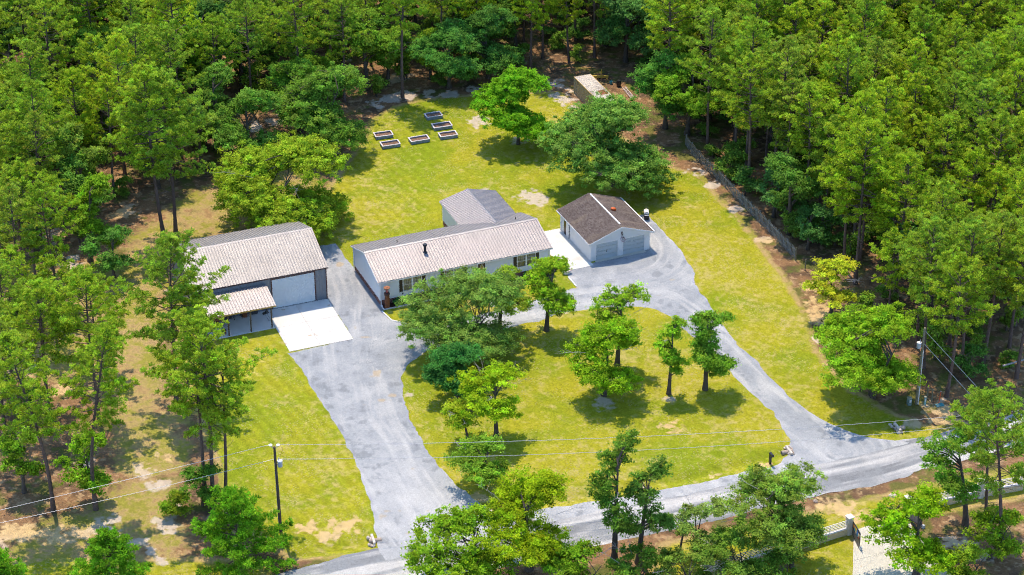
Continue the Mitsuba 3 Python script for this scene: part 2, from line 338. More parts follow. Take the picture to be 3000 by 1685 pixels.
garage_side = [(12.5, 243), (15.5, 236.5), (9.3, 233.0), (8.95, 232.3), (7.9, 231.9), (6.3, 230.7), (6.7, 229.2), (7.4, 227.2)]
front_lawn = [(5.8, 226.3), (2.3, 224.4), (1.1, 224.0), (-0.8, 222.5), (-3.8, 221.0), (-6.4, 219.5), (-9.1, 218.8), (-11.1, 219.0), (-12.3, 219.5), (-13.4, 219.9), (-14.2, 221.4), (-14.6, 223.1)]
house_side = [(-18.1, 231.5), (-19.7, 235.1), (-20.7, 237.6)]
island = [(-7.5, 191.6), (-9.2, 195.9), (-10.6, 200.3), (-11.3, 204.1), (-11.75, 207.5), (-11.7, 208.9), (-11.0, 210.8), (-10.1, 212.4), (-9.2, 213.5), (-6.3, 215.5), (-3.0, 217.3), (0, 218.5), (2.6, 219.6), (4.0, 220.7), (5.6, 221.4), (8.8, 222.6), (11.5, 222.9), (14.2, 223.0), (15.4, 222.8), (16.4, 222.2), (17.3, 221.1), (18.5, 219.3), (20.8, 214.8), (23.4, 209.0), (24.4, 206.6), (25.4, 204.5), (27.0, 201.5), (28.0, 198.0), (28.4, 196.2), (28.0, 193.7), (27.0, 192.0), (25.9, 191.2), (22.2, 189.9), (16.2, 187.6), (8.2, 185.3), (2.4, 183.8), (-0.7, 182.8), (-1.7, 182.6), (-2.6, 184.2), (-5.0, 187.3)]
drive = sg.Polygon(ragged(left_edge + bottom + east + garage_side + front_lawn + house_side, .07, .45, 3)).buffer(0).difference(sg.Polygon(ragged(island, .10, .45, 4)).buffer(0))
m, uv = sheet(drive, .016, .8, [[(-20.5, 237), (-17.8, 226), (-17, 215), (-15.8, 205), (-13.0, 195), (-9.5, 186), (-6, 179)], [(-15.5, 212), (-9, 216.5), (0, 220.8), (10, 225), (17, 225.5), (21, 219), (25.6, 208.5), (29, 201), (33, 194)], [(13, 230), (18.3, 233), (16.5, 242)]])
put('gravel_driveway', m, 'gravel_bsdf', uv=uv)
tag('gravel_driveway', 'pale grey gravel drive looping past the house and workshop to the road', kind='structure')
road = sg.Polygon(ragged([(-60, 158.5), (-28.4, 170.8), (-22.9, 173.0), (-17.6, 175.5), (-13.1, 177.6), (-6, 180.6), (2.4, 183.6), (16.2, 187.5), (25.9, 191.2), (33, 194.4), (39.0, 196.0), (41.9, 196.5), (45.3, 197.9), (48.5, 199.3), (53.2, 201.4), (58.8, 203.7), (100, 221), (100, 212), (57.6, 197.2), (52.0, 195.0), (43.4, 191.7), (39.7, 190.0), (36.9, 188.4), (32.4, 187.0), (29.1, 186.0), (23.2, 183.6), (16.4, 180.9), (6.5, 177.3), (-4.0, 173.5), (-11.1, 171.0), (-21.8, 167.0), (-60, 152.5)], .10, .5, 6)).buffer(0)
m, uv = sheet(road, .008, 1.0, [[(-60, 155.5), (-25, 169.5), (-5, 177), (16, 184), (36, 191.5), (57, 200), (100, 216.5)]])
put('gravel_road', m, 'road_bsdf', uv=uv)
tag('gravel_road', 'unpaved grey gravel road with pale wheel ruts along the front', kind='structure')

# ------------------------------------------------------------------ roof, wall builders (local metres)
def ribbed(u0, u1, P, U, V, length, rib=.333, rw=.125, rh=.05, t=.03):
    """metal sheet: across from u0 to u1 along U, length along V; returns trimesh"""
    N = np.cross(U, V); N = N / np.linalg.norm(N)
    prof = []; u = u0; w = u1 - u0; n = max(1, int(round(w / rib))); s = w / n
    for i in range(n):
        a = u0 + i * s
        prof += [(a, 0), (a + s / 2 - rw / 2, 0), (a + s / 2 - rw / 2 + .034, rh), (a + s / 2 + rw / 2 - .034, rh), (a + s / 2 + rw / 2, 0)]
    prof.append((u1, 0)); prof = np.array(prof)
    top = P + prof[:, :1] * U + prof[:, 1:] * N
    k = len(prof); bot = P + np.array([[u0], [u1]]) * U - t * N
    V0 = np.vstack([top, bot[1:], bot[:1]]); V1 = V0 + length * np.asarray(V)
    m = k + 2; i = np.arange(m); j = (i + 1) % m
    F = np.vstack([np.stack([i, j, j + m], 1), np.stack([i, j + m, i + m], 1)])
    fan = np.stack([np.full(k, k + 1), np.arange(k) , np.r_[np.arange(1, k), k]], 1)
    F = np.vstack([F, fan[:, ::-1], fan + m])
    return trimesh.Trimesh(np.vstack([V0, V1]), F, process=False)

def panels(key, L0, L1, P, U, V, length, bsdf, M, width=.999):
    P, U, V = (np.asarray(q, float) for q in (P, U, V))
    n = max(1, int(round((L1 - L0) / width))); w = (L1 - L0) / n
    for i in range(n): put(key, ribbed(L0 + i * w + .003, L0 + (i + 1) * w - .003, P + np.cross(U, V) * (.004 if i % 2 else 0), U, V, length), bsdf, M)

def lap(L, z0, top, lo=None, hi=None, e=.115, d=.016):
    """lap siding on plane y=0 facing -y, u from 0..L ; lo(z)/hi(z) clip the ends"""
    parts = []; z = z0
    while z < top - .01:
        z1 = min(z + e, top)
        a0, b0 = (lo(z), hi(z)) if lo else (0, L); a1, b1 = (lo(z1), hi(z1)) if lo else (0, L)
        if b1 - a1 < .02 and b0 - a0 < .05: break
        b1 = max(b1, a1 + .01)
        v = np.array([(a0, -d, z), (b0, -d, z), (b1, -.004, z1), (a1, -.004, z1), (a0, .03, z), (b0, .03, z), (b1, .03, z1), (a1, .03, z1)])
        f = [(0, 1, 2), (0, 2, 3), (1, 5, 6), (1, 6, 2), (4, 0, 3), (4, 3, 7), (4, 5, 1), (4, 1, 0), (3, 2, 6), (3, 6, 7)]
        parts.append((v, np.array(f))); z = z1
    V, F = gather(parts); return trimesh.Trimesh(V, F, process=False)

def turned(m, ang, at=(0, 0, 0)):
    m = m.copy(); m.apply_transform(trimesh.transformations.rotation_matrix(ang, [0, 0, 1])); m.apply_translation(at); return m

def prism_x(poly_yz, x0, x1):
    p = np.array(poly_yz, float); n = len(p)
    m = trimesh.creation.extrude_polygon(sg.Polygon(p), x1 - x0)
    m.apply_transform(np.array([[0, 0, 1, x0], [1, 0, 0, 0], [0, 1, 0, 0], [0, 0, 0, 1.0]])); return m
def prism_y(poly_xz, y0, y1):
    m = trimesh.creation.extrude_polygon(sg.Polygon(poly_xz), y1 - y0)
    m.apply_transform(np.array([[1, 0, 0, 0], [0, 0, 1, y0], [0, 1, 0, 0], [0, 0, 0, 1.0]])); m.fix_normals(); return m

def roof_slope(key, x0, x1, y_e, z_e, y_r, z_r, bsdf, M, over=.0):
    """panels of a slope whose eave is at (y_e,z_e) and ridge at (y_r,z_r), along x"""
    v = np.array([0, y_r - y_e, z_r - z_e]); ln = np.linalg.norm(v); v /= ln
    U = np.array([1., 0, 0]) if y_r > y_e else np.array([-1., 0, 0])
    if y_r > y_e: panels(key, x0, x1, (0, y_e, z_e), U, v, ln + over, bsdf, M)
    else: panels(key, -x1, -x0, (0, y_e, z_e), U, v, ln + over, bsdf, M)

# ------------------------------------------------------------------ the house
HM = frame((-14.773, 223.179), HA)
h = 'house'
tag(h, 'white mobile-style house with ribbed grey metal roof, brown shutters and brick skirting', 'house')
L, W, HE, HR, OE, OG = 20.677, 8.844, 3.143, 4.662, .243, .261
sl = (HR - HE) / (W / 2 + OE)
ub = lambda y: HE + sl * (y + OE) - .06
put('house__skirting', join(box(.05, L - .05, .05, W - .05, 0, .70)), 'house_brick', HM)
tag('house__skirting', 'red brick foundation skirting')
wall = lap(L, .70, 3.16)
left = turned(lap(W, .70, 4.60, lambda z: max(0, (z - ub(0)) / sl), lambda z: W - max(0, (z - ub(0)) / sl)), -math.pi / 2, (0, W, 0))
right = turned(lap(W, .70, 4.60, lambda z: max(0, (z - ub(0)) / sl), lambda z: W - max(0, (z - ub(0)) / sl)), math.pi / 2, (L, 0, 0))
back = turned(lap(L, .70, 3.16), math.pi, (L, W, 0))
core = prism_x([(.02, .69), (W - .02, .69), (W - .02, 3.12), (W / 2, 4.55), (.02, 3.12)], .02, L - .02)
put('house__wall', join(wall, left, right, back, core), 'white_siding', HM)
for x, y in ((-.03, -.03), (L - .09, -.03), (-.03, W - .09), (L - .09, W - .09)): put('house__corner_trim', box(x, x + .12, y, y + .12, .68, 3.10), 'white_trim', HM)
r = put('house__roof', prism_x([(-OE + .02, HE - .13), (W / 2, HR - .13), (W + OE - .02, HE - .13), (W + OE - .02, HE - .05), (W / 2, HR - .05), (-OE + .02, HE - .05)], -OG + .02, L + OG - .02), 'fascia_brown', HM)
roof_slope('house__roof__panel', -OG, L + OG, -OE, HE, W / 2, HR, 'roof_metal', HM)
roof_slope('house__roof__panel', -OG, L + OG, W + OE, HE, W / 2, HR, 'roof_metal', HM)
rc = prism_x([(W / 2 - .22, HR - .02), (W / 2, HR + .055), (W / 2 + .22, HR - .02), (W / 2 + .22, HR - .05), (W / 2, HR + .03), (W / 2 - .22, HR - .05)], -OG - .01, L + OG + .01)
put('house__roof__ridge_cap', rc, 'ridge_metal', HM)
for q in ((-OE - .025, -OE), (W + OE, W + OE + .025)): put('house__roof__fascia', box(-OG, L + OG, q[0], q[1], HE - .19, HE - .035), 'white_trim', HM)
for x in (-OG - .025, L + OG): put('house__roof__rake_trim', prism_x([(-OE, HE - .18), (W / 2, HR - .18), (W + OE, HE - .18), (W + OE, HE - .03), (W / 2, HR - .03), (-OE, HE - .03)], x, x + .025), 'white_trim', HM)
put('house__roof__vent_pipe', join(trimesh.creation.cylinder(radius=.14, height=1.0, sections=16).apply_translation((6.48, 2.74, 4.55)), lathe([(0, 0), (.26, 0), (.26, .1), (.2, .18), (0, .18)], 16, (6.48, 2.74, 5.0)), lathe([(0, 0), (.3, 0), (.17, .16), (0, .16)], 16, (6.48, 2.74, 4.06))), 'dark_metal', HM, 40)
for x in (4.3, 18.9): put('house__roof__plumbing_vent', trimesh.creation.cylinder(radius=.05, height=.5, sections=8).apply_translation((x, 6.0, 4.25)), 'dark_metal', HM)
# rear wing
WX0, WX1, WY, WR = 13.04, 20.23, 15.46, 4.08
wz = lambda x: HE + (WR - HE) * (1 - abs(x - 16.635) / 3.595)
put('house__wing_wall', join(turned(lap(15.2 - W, .70, 3.12), -math.pi / 2, (13.3, 15.2, 0)), turned(lap(15.2 - W, .70, 3.12), math.pi / 2, (19.97, W, 0)),
    turned(lap(6.67, .70, 4.05, lambda z: max(0, (z - 3.1) / .26), lambda z: 6.67 - max(0, (z - 3.1) / .26)), math.pi, (19.97, 15.2, 0)),
    prism_y([(13.32, .69), (19.95, .69), (19.95, 3.06), (16.635, 3.95), (13.32, 3.06)], W, 15.18)), 'white_siding', HM)
put('house__wing_skirting', box(13.35, 19.92, W, 15.15, 0, .70), 'house_brick', HM)
put('house__wing_roof', prism_y([(WX0 + .02, HE - .13), (16.635, WR - .13), (WX1 - .02, HE - .13), (WX1 - .02, HE - .05), (16.635, WR - .05), (WX0 + .02, HE - .05)], 8.9, WY - .02), 'fascia_brown', HM)
for sgn, xe in ((1, WX0), (-1, WX1)):
    v = np.array([16.635 - xe, 0, WR - HE]); ln = np.linalg.norm(v); v /= ln
    U = np.array([0, -1., 0]) if sgn > 0 else np.array([0, 1., 0])
    a, b = (-WY, -6.25) if sgn > 0 else (6.25, WY)
    panels('house__wing_roof__panel', a, b, (xe, 0, HE), U, v, ln, 'roof_metal', HM)
put('house__wing_roof__ridge_cap', prism_y([(16.635 - .2, WR - .035), (16.635, WR + .045), (16.635 + .2, WR - .035), (16.635 + .2, WR - .06), (16.635, WR + .02), (16.635 - .2, WR - .06)], 6.3, WY + .01), 'ridge_metal', HM)
for q in ((WX0 - .025, WX0), (WX1, WX1 + .025)): put('house__wing_roof__fascia', box(q[0], q[1], W + .3, WY, HE - .18, HE - .035), 'white_trim', HM)
put('house__back_porch', join(box(12.2, 13.3, W + .02, 10.6, 0, .75), box(12.2, 13.28, 10.6, 11.2, 0, .4)), 'house_brick', HM)
# windows on the front
def window(x0, x1, z0, z1):
    k = numbered('house__window')
    d = .05; xm = (x0 + x1) / 2; zm = (z0 + z1) / 2
    fr = [box(x0 - .06, x1 + .06, -d, 0, z1, z1 + .07), box(x0 - .06, x1 + .06, -d - .03, 0, z0 - .07, z0), box(x0 - .06, x0, -d, 0, z0, z1), box(x1, x1 + .06, -d, 0, z0, z1), box(xm - .06, xm + .06, -d, 0, z0, z1)]
    scene[k] = ply(join(fr), 'white_trim'); scene[k]['to_world'] = HM
    put(k + '__blind', box(x0, x1, -.020, -.017, z0, z1), 'window_blind', HM)
    for a, b in ((x0, xm - .06), (xm + .06, x1)):
        put(k + '__sash', join(box(a, b, -.046, -.022, zm - .035, zm + .035), box(a, a + .03, -.046, -.022, z0, z1), box(b - .03, b, -.046, -.022, z0, z1)), 'white_trim', HM)
        g = [box(a + (b - a) * i / 4 - .009, a + (b - a) * i / 4 + .009, -.043, -.030, zm + .035, z1) for i in (1, 2, 3)] + [box(a, b, -.0425, -.0305, (zm + z1) / 2 - .009, (zm + z1) / 2 + .009)]
        put(k + '__grille', join(g), 'white_trim', HM)
        put(k + '__pane', trimesh.Trimesh([(a, -.026, z0), (b, -.026, z0), (b, -.026, z1), (a, -.026, z1)], [(0, 1, 2), (0, 2, 3)], process=False), 'pane_glass', HM)
    for a, b in ((x0 - .47, x0 - .075), (x1 + .075, x1 + .47)):
        sh = [box(a, b, -.045, -.012, z0 - .06, z1 + .05)] + [box(a + .05, b - .05, -.058, -.044, z0 + .02 + i * .09, z0 + .08 + i * .09) for i in range(int((z1 - z0) / .09) - 1)] + [box(a, a + .04, -.062, -.04, z0 - .06, z1 + .05), box(b - .04, b, -.062, -.04, z0 - .06, z1 + .05)]
        put(k + '__shutter', join(sh), 'shutter_brown', HM)
window(2.78, 4.98, 1.33, 2.82); window(7.74, 9.96, 1.36, 2.82); window(16.63, 18.84, 1.38, 2.82)
# entry
put('house__door', box(11.80, 12.66, -.05, 0, .88, 2.86), 'door_brown', HM)
ov = np.array([(math.cos(t), math.sin(t)) for t in np.linspace(0, 2 * math.pi, 33)[:-1]])
ring = sg.Polygon(ov * [.27, .82]).difference(sg.Polygon(ov * [.215, .765]))
put('house__door__oval_trim', trimesh.creation.extrude_polygon(ring, .03).apply_transform(np.array([[1, 0, 0, 12.25], [0, 0, 1, -.08], [0, 1, 0, 1.93], [0, 0, 0, 1.0]])), 'cream_paint', HM)
put('house__door__oval_glass', trimesh.creation.extrude_polygon(sg.Polygon(ov * [.22, .77]), .02).apply_transform(np.array([[1, 0, 0, 12.25], [0, 0, 1, -.068], [0, 1, 0, 1.93], [0, 0, 0, 1.0]])), 'amber_glass', HM)
put('house__door_frame', join(box(11.70, 11.80, -.06, 0, .88, 2.95), box(12.66, 12.74, -.06, 0, .88, 2.95), box(11.25, 11.35, -.06, 0, .88, 2.95), box(11.35, 11.70, -.055, 0, 2.86, 2.95), box(11.8, 12.66, -.055, 0, 2.862, 2.95)), 'white_trim', HM)
put('house__sidelight', box(11.355, 11.695, -.03, 0, .9, 2.855), 'cream_paint', HM)
put('house__wall_lamp', join(box(11.02, 11.14, -.16, -.02, 2.45, 2.66), box(11.05, 11.11, -.1, -.01, 2.66, 2.72)), 'dark_metal', HM)
put('house__porch', box(11.1, 13.3, -1.45, .0, 0, .80), 'house_brick', HM)
put('house__porch__slab', box(11.05, 13.35, -1.5, .02, .80, .88), 'concrete_bsdf', HM)
for i in range(3): put('house__porch__step', box(11.4, 13.0, -1.5 - .3 * (i + 1), -1.5 - .3 * i, 0, .66 - .22 * i), 'house_brick', HM)
put('house__porch__handrail', join(tube([(11.15, -1.4, .88), (11.15, -1.4, 1.75)], .03), tube([(11.15, -.1, 1.75), (11.15, -1.4, 1.75), (11.25, -2.4, .95)], .03), tube([(11.25, -2.4, 0), (11.25, -2.4, .95)], .03), *[tube([(11.15, -.2 - .2 * i, .88), (11.15, -.2 - .2 * i, 1.75)], .012, 5) for i in range(6)]), 'dark_metal', HM)
for x in (1.55, 6.4, 15.3, 18.8): put('house__crawl_vent', join(box(x, x + .42, .02, .06, .30, .52), box(x - .03, x + .45, .0, .04, .25, .30)), 'dark_metal', HM)
for y in (1.6, 4.4, 7.0): put('house__crawl_vent', box(.02, .06, y, y + .42, .30, .52), 'dark_metal', HM)
put('house__downspout', join(box(.06, .15, -.12, -.03, .25, 2.95), box(.06, .15, -.5, -.03, .12, .22)), 'white_trim', HM)
put('house__downspout', join(box(L - .2, L - .11, -.12, -.03, .25, 2.95)), 'white_trim', HM)
put('house__downspout', box(-.13, -.04, W - .2, W - .1, .25, 2.95), 'white_trim', HM)

# flower bed with its own small things
hl = lambda x, y: (-14.773 + math.cos(HA) * x - math.sin(HA) * y, 223.179 + math.sin(HA) * x + math.cos(HA) * y)
put('flower_bed', box(.15, 10.9, -1.0, .0, -.05, .09), 'mulch', HM); put('flower_bed', box(13.5, L, -1.0, .0, -.05, .088), 'mulch', HM)
tag('flower_bed', 'dark mulch bed along the front wall, left of the entry', kind='structure'); tag('flower_bed_001', 'dark mulch bed along the front wall, right of the entry', kind='structure')
put('garden_edging', join(box(.02, 10.9, -1.10, -1.005, -.02, .14, .01), box(.02, .12, -1.0, .0, -.02, .14, .01)), 'planter_cap', HM); tag('garden_edging', 'pale timber edging board in front of the left mulch bed', 'edging')
def edge_board(P, w, z, label):
    k = put('garden_edging', join([box(0, math.dist(a, b), -w / 2, w / 2, -.02, z).apply_transform(np.array(frame(a, math.atan2(b[1] - a[1], b[0] - a[0])).matrix, float)) for a, b in zip(P[:-1], P[1:])]), 'white_plastic'); tag(k, label, 'edging')
edge_board([(-14.5, 221.9), (-13.35, 219.95), (-12.2, 219.45), (-11.0, 219.0)], .12, .10, 'white kerb strip between the gravel drive and the left corner of the front lawn')
edge_board([(6.45, 229.6), (7.3, 227.5)], .14, .12, 'short white kerb strip at the right end of the front lawn')
# rusty lighthouse ornament
LM = frame((-13.95, 222.75))
k = tag('lighthouse_ornament', 'rusty steel lighthouse ornament standing at the left front corner of the house', 'ornament')
put(k + '__tower', lathe([(0, 0), (.30, 0), (.26, 1.8), (0, 1.8)], 24), 'rust', LM, 40)
put(k + '__gallery', lathe([(0, 1.72), (.33, 1.72), (.33, 1.90), (.2, 1.95), (0, 1.95)], 24), 'shop_trim', LM, 40)
for a in range(4): put(k + '__post', tube([(.17 * math.cos(a * 1.571), .17 * math.sin(a * 1.571), 1.94), (.17 * math.cos(a * 1.571), .17 * math.sin(a * 1.571), 2.55)], .018, 6), 'dark_metal', LM)
put(k + '__lantern', lathe([(0, 1.95), (.09, 1.95), (.09, 2.5), (0, 2.5)], 12), 'enamel_red', LM, 40)
put(k + '__roof', lathe([(0, 2.53), (.36, 2.53), (.36, 2.62), (.12, 2.72), (.12, 2.78), (0, 2.78)], 20), 'rust_light', LM, 40)
k = tag('garden_hook', 'thin dark stake with a small lamp in the mulch bed under the left window', 'garden stake')
p = hl(2.55, -.45); put(k + '__stake', tube([(0, 0, 0), (0, 0, 1.25)], .014, 5), 'dark_metal', frame(p)); put(k + '__lamp', lathe([(0, 1.22), (.07, 1.22), (.09, 1.34), (0, 1.38)], 10), 'dark_metal', frame(p))

def tub(o, s, label, a=.35, bs='white_plastic'):
    k = tag(numbered('garden_tub'), label, 'tub')
    sh = lathe([(0, 0), (.30, 0), (.42, .34), (.42, .40), (.36, .40), (.34, .32), (0, .30)], 22); sh.apply_scale((1.25, .75, 1)); 
    put(k + '__shell', sh, bs, frame(o, a, 0, s), 40)
    rim = trimesh.creation.torus(.40, .035, 22, 8); rim.apply_scale((1.25, .75, 1)); rim.apply_translation((0, 0, .40)); put(k + '__rim', rim, 'pink_paint', frame(o, a, 0, s), 40)
    so = lathe([(0, .33), (.36, .33), (0, .36)], 18); so.apply_scale((1.22, .72, 1)); put(k + '__soil', so, 'pale_stone', frame(o, a, 0, s))
tub((6.3, 230.5), 1.15, 'white rounded garden tub at the right corner of the house front')
tub((-2.3, 226.6), .85, 'white rounded garden tub on the front walk below the entry steps')
put('front_walk', box(11.5, 12.9, -5.1, -2.4, -.02, .03), 'concrete_bsdf', HM); tag('front_walk', 'short concrete walk from the entry steps to the gravel drive', kind='structure')

# ------------------------------------------------------------------ the workshop
SM = frame((-20.796, 224.751), SA)
s = tag('workshop', 'large grey metal workshop with a white roll-up door and an open lean-to', 'workshop')
SL, SW, SE, SR = 15.147, 11.592, 4.104, 6.158
def vrib(x0, x1, z0, z1, y, M, key, bs):
    put(key, ribbed(x0, x1, np.array([0, y, z0]), np.array([1., 0, 0]), np.array([0, 0, 1.]), z1 - z0, .3, .09, .03), bs, M)
put('workshop__frame', join(prism_x([(.04, .0), (SW, .0), (SW, 4.0), (SW / 2, 5.98), (.04, 4.0)], -SL, -.03)), 'shop_wall', SM)
vrib(-SL, -6.40, .05, 4.0, .0, SM, 'workshop__wall_sheet', 'shop_wall'); vrib(-1.33, -.08, .05, 4.0, .0, SM, 'workshop__wall_sheet', 'shop_wall'); vrib(-6.40, -1.33, 3.86, 4.0, .0, SM, 'workshop__wall_sheet', 'shop_wall')
for x0, x1 in ((-.09, .02), (-1.42, -1.30), (-6.46, -6.34)): put('workshop__trim', box(x0, x1, -.06, .03, .02, 4.02), 'shop_trim', SM)
put('workshop__trim', box(-6.34, -1.42, -.055, .03, 3.76, 3.86), 'shop_trim', SM)
dp = [(0, 0)]
n = 46
dz = 3.70 / n
prof = np.array([(x, z) for i in range(n) for x, z in ((0, .04 + i * dz), (-.022, .04 + i * dz + .25 * dz), (-.022, .04 + i * dz + .75 * dz))] + [(0, 3.74), (.05, 3.74), (.05, .04)])
put('workshop__roll_door', prism_x(prof, -6.33, -1.43), 'roll_door', SM)
put('workshop__roll_door__bottom_bar', box(-6.33, -1.43, -.05, .0, .02, .10), 'dark_metal', SM)
put('workshop__roof', prism_x([(-.10, SE - .16), (SW / 2, SR - .16), (SW + .10, SE - .16), (SW + .10, SE - .04), (SW / 2, SR - .04), (-.10, SE - .04)], -SL - .18, .18), 'shop_trim', SM)
roof_slope('workshop__roof__panel', -SL - .2, .2, -.13, SE, SW / 2, SR, 'shop_roof_metal', SM)
roof_slope('workshop__roof__panel', -SL - .2, .2, SW + .13, SE, SW / 2, SR, 'shop_roof_metal', SM)
put('workshop__roof__ridge_cap', prism_x([(SW / 2 - .2, SR - .04), (SW / 2, SR + .055), (SW / 2 + .2, SR - .04), (SW / 2 + .2, SR - .065), (SW / 2, SR + .03), (SW / 2 - .2, SR - .065)], -SL - .21, .21), 'ridge_metal', SM)
for x in (-SL - .225, .2): put('workshop__roof__rake_trim', prism_x([(-.13, SE - .17), (SW / 2, SR - .17), (SW + .13, SE - .17), (SW + .13, SE - .03), (SW / 2, SR - .03), (-.13, SE - .03)], x, x + .025), 'shop_trim', SM)
# lean-to
v = np.array([0, 3.92, .63]); ln = np.linalg.norm(v); v /= ln
panels('workshop__lean_to_roof', -SL - .1, -7.02, (0, -3.98, 2.80), (1., 0, 0), v, ln, 'roof_metal', SM)
put('workshop__lean_to_beam', join(box(-SL - .05, -7.1, -3.90, -3.80, 2.58, 2.76), *[box(x, x + .06, -3.79, -.03, 2.70, 2.78).apply_transform(trimesh.transformations.rotation_matrix(.155, [1, 0, 0], [0, -3.79, 2.7])) for x in np.arange(-SL, -7.1, 1.33)]), 'post_brown', SM)
put('workshop__lean_to_fascia', box(-SL - .1, -7.02, -4.0, -3.97, 2.66, 2.79), 'container_rail', SM)
for x in (-7.6, -9.97, -12.48, -14.95): put('workshop__lean_to_post', box(x - .07, x + .07, -3.92, -3.78, .02, 2.60), 'post_brown', SM)
# concrete pad: slabs, joints recessed between them
tag('concrete_pad', 'bright white concrete pad in front of the workshop roll-up door', kind='structure')
ys = [-9.45, -6.82, -4.10, -.02]; xs = [-7.28, -3.75, -.02]
for i in range(3):
    for j in range(2): put('concrete_pad__slab', box(xs[j] + .012, xs[j + 1] - .012, ys[i] + .012, ys[i + 1] - .012, -.1, .05, .008), 'concrete_bsdf', SM)
put('concrete_pad__joint', box(-7.27, -.03, -9.44, -.03, -.1, .035), 'soil', SM)
put('lean_to_floor', box(-SL, -7.30, -4.03, .0, -.1, .045, .008), 'concrete_bsdf', SM); tag('lean_to_floor', 'concrete floor slab under the workshop lean-to', kind='structure')
# things kept under the lean-to
sm = lambda x, y, a=0.: SM @ T().translate([x, y, .045]).rotate([0, 0, 1], a)
k = tag('motorized_bicycle', 'rusty old motorized bicycle parked under the workshop lean-to', 'bicycle')
BM = sm(-13.15, -1.3, 2)
def wheel(cx, r, M, key, bs='black_plastic', rim='rust_light'):
    t = trimesh.creation.torus(r, .032, 26, 8); t.apply_transform(trimesh.transformations.rotation_matrix(math.pi / 2, [1, 0, 0])); t.apply_translation((cx, 0, r + .03))
    kk = put(key, t, bs, M, 40)
    sp = [tube([(cx, 0, r + .03), (cx + (r - .03) * math.cos(a), 0, r + .03 + (r - .03) * math.sin(a))], .006, 4) for a in np.arange(0, 6.28, .52)]
    put(kk + '__spokes', join(sp), rim, M)
wheel(-.56, .33, BM, k + '__wheel'); wheel(.56, .33, BM, k + '__wheel')
put(k + '__frame', join(*[tube(np.array(q, float), .03, 6) for q in ([(-.56, 0, .36), (-.1, 0, .36), (.32, 0, .85), (-.25, 0, .85), (-.1, 0, .36)], [(-.56, 0, .36), (-.25, 0, .85)], [(.56, 0, .36), (.38, 0, .95)], [(-.25, 0, .85), (-.28, 0, 1.0)])]), 'rust_light', BM)
put(k + '__tank', box(-.2, .3, -.09, .09, .68, .84, .03), 'rust_light', BM); put(k + '__engine', join(box(-.08, .22, -.1, .1, .3, .56, .02), *[box(.0, .2, -.11, .11, .56 + i * .03, .575 + i * .03) for i in range(3)]), 'rust', BM)
put(k + '__saddle', box(-.45, -.15, -.1, .1, .99, 1.07, .03), 'shutter_brown', BM); put(k + '__handlebar', tube([(.25, -.36, 1.02), (.38, -.12, 1.0), (.38, .12, 1.0), (.25, .36, 1.02)], .016, 6), 'dark_metal', BM); put(k + '__fender', tube([(-.56 + .39 * math.cos(a), 0, .36 + .39 * math.sin(a)) for a in np.linspace(.3, 2.9, 10)], .03, 5), 'rust', BM)
k = tag('work_bench', 'small rusty metal bench at the front edge of the lean-to floor', 'bench')
put(k + '__seat', box(-.55, .55, -.14, .14, .46, .51, .01), 'rust', sm(-13.2, -3.35, -2)); put(k + '__vise', join(box(-.42, -.25, -.08, .08, .51, .68), box(.38, .5, -.06, .06, .51, .6)), 'shop_trim', sm(-13.2, -3.35, -2))
for x in (-.45, .45): put(k + '__leg', join(box(x - .03, x + .03, -.12, -.06, 0, .46), box(x - .03, x + .03, .06, .12, 0, .46)), 'rust', sm(-13.2, -3.35, -2))
k = tag('oil_drum', 'rusty brown oil drum against the wall under the lean-to', 'drum')
put(k + '__shell', lathe([(0, 0), (.28, 0), (.28, .28), (.295, .3), (.28, .32), (.28, .56), (.295, .58), (.28, .6), (.28, .86), (.25, .86), (.25, .84), (0, .84)], 22), 'rust', sm(-9.75, -.45), 40)
k = tag('shop_table', 'dark steel worktable left of the oil drum under the lean-to', 'table')
put(k + '__top', box(-.5, .5, -.3, .3, .78, .83), 'teal_plastic', sm(-10.6, -.55))
for x in (-.45, .45):
    for y in (-.25, .25): put(k + '__leg', box(x - .03, x + .03, y - .03, y + .03, 0, .78), 'dark_metal', sm(-10.6, -.55))
for i, (x, w, hh) in enumerate(((-11.7, .9, 1.5), (-12.7, .8, 1.2), (-8.6, .7, 1.4))):
    k = tag(numbered('storage_cabinet'), ['dark cabinet against the lean-to wall left of the worktable', 'shorter dark cabinet leftmost against the lean-to wall', 'dark blue cabinet right of the oil drum under the lean-to'][i], 'cabinet')
    put(k + '__body', box(-w / 2, w / 2, -.22, .22, .06, hh, .01), 'shop_wall', sm(x, -.28)); put(k + '__door', box(-w / 2 + .02, -.005, -.245, -.222, .1, hh - .04), 'gate_metal', sm(x, -.28)); put(k + '__door', box(.005, w / 2 - .02, -.245, -.222, .1, hh - .04), 'gate_metal', sm(x, -.28))
k = tag('stand_pedestal', 'black bell-footed metal stand beside the roll-up door', 'stand')
put(k + '__base', lathe([(0, 0), (.26, 0), (.22, .1), (.1, .26), (.09, .7), (0, .7)], 18), 'black_plastic', sm(-7.25, -.55), 40); put(k + '__top', lathe([(0, .7), (.12, .7), (.12, .8), (0, .8)], 14), 'black_plastic', sm(-7.25, -.55), 40)
k = tag('broom', 'long-handled broom with dark head leaning across the lean-to floor', 'broom')
put(k + '__head', lathe([(0, .0), (.2, .0), (.15, .14), (.05, .24), (0, .24)], 10), 'shutter_brown', sm(-7.62, -.7)); put(k + '__handle', tube([(-7.6, -.72, .24), (-7.55, -2.6, .10)], .018, 6), 'dark_metal', SM)

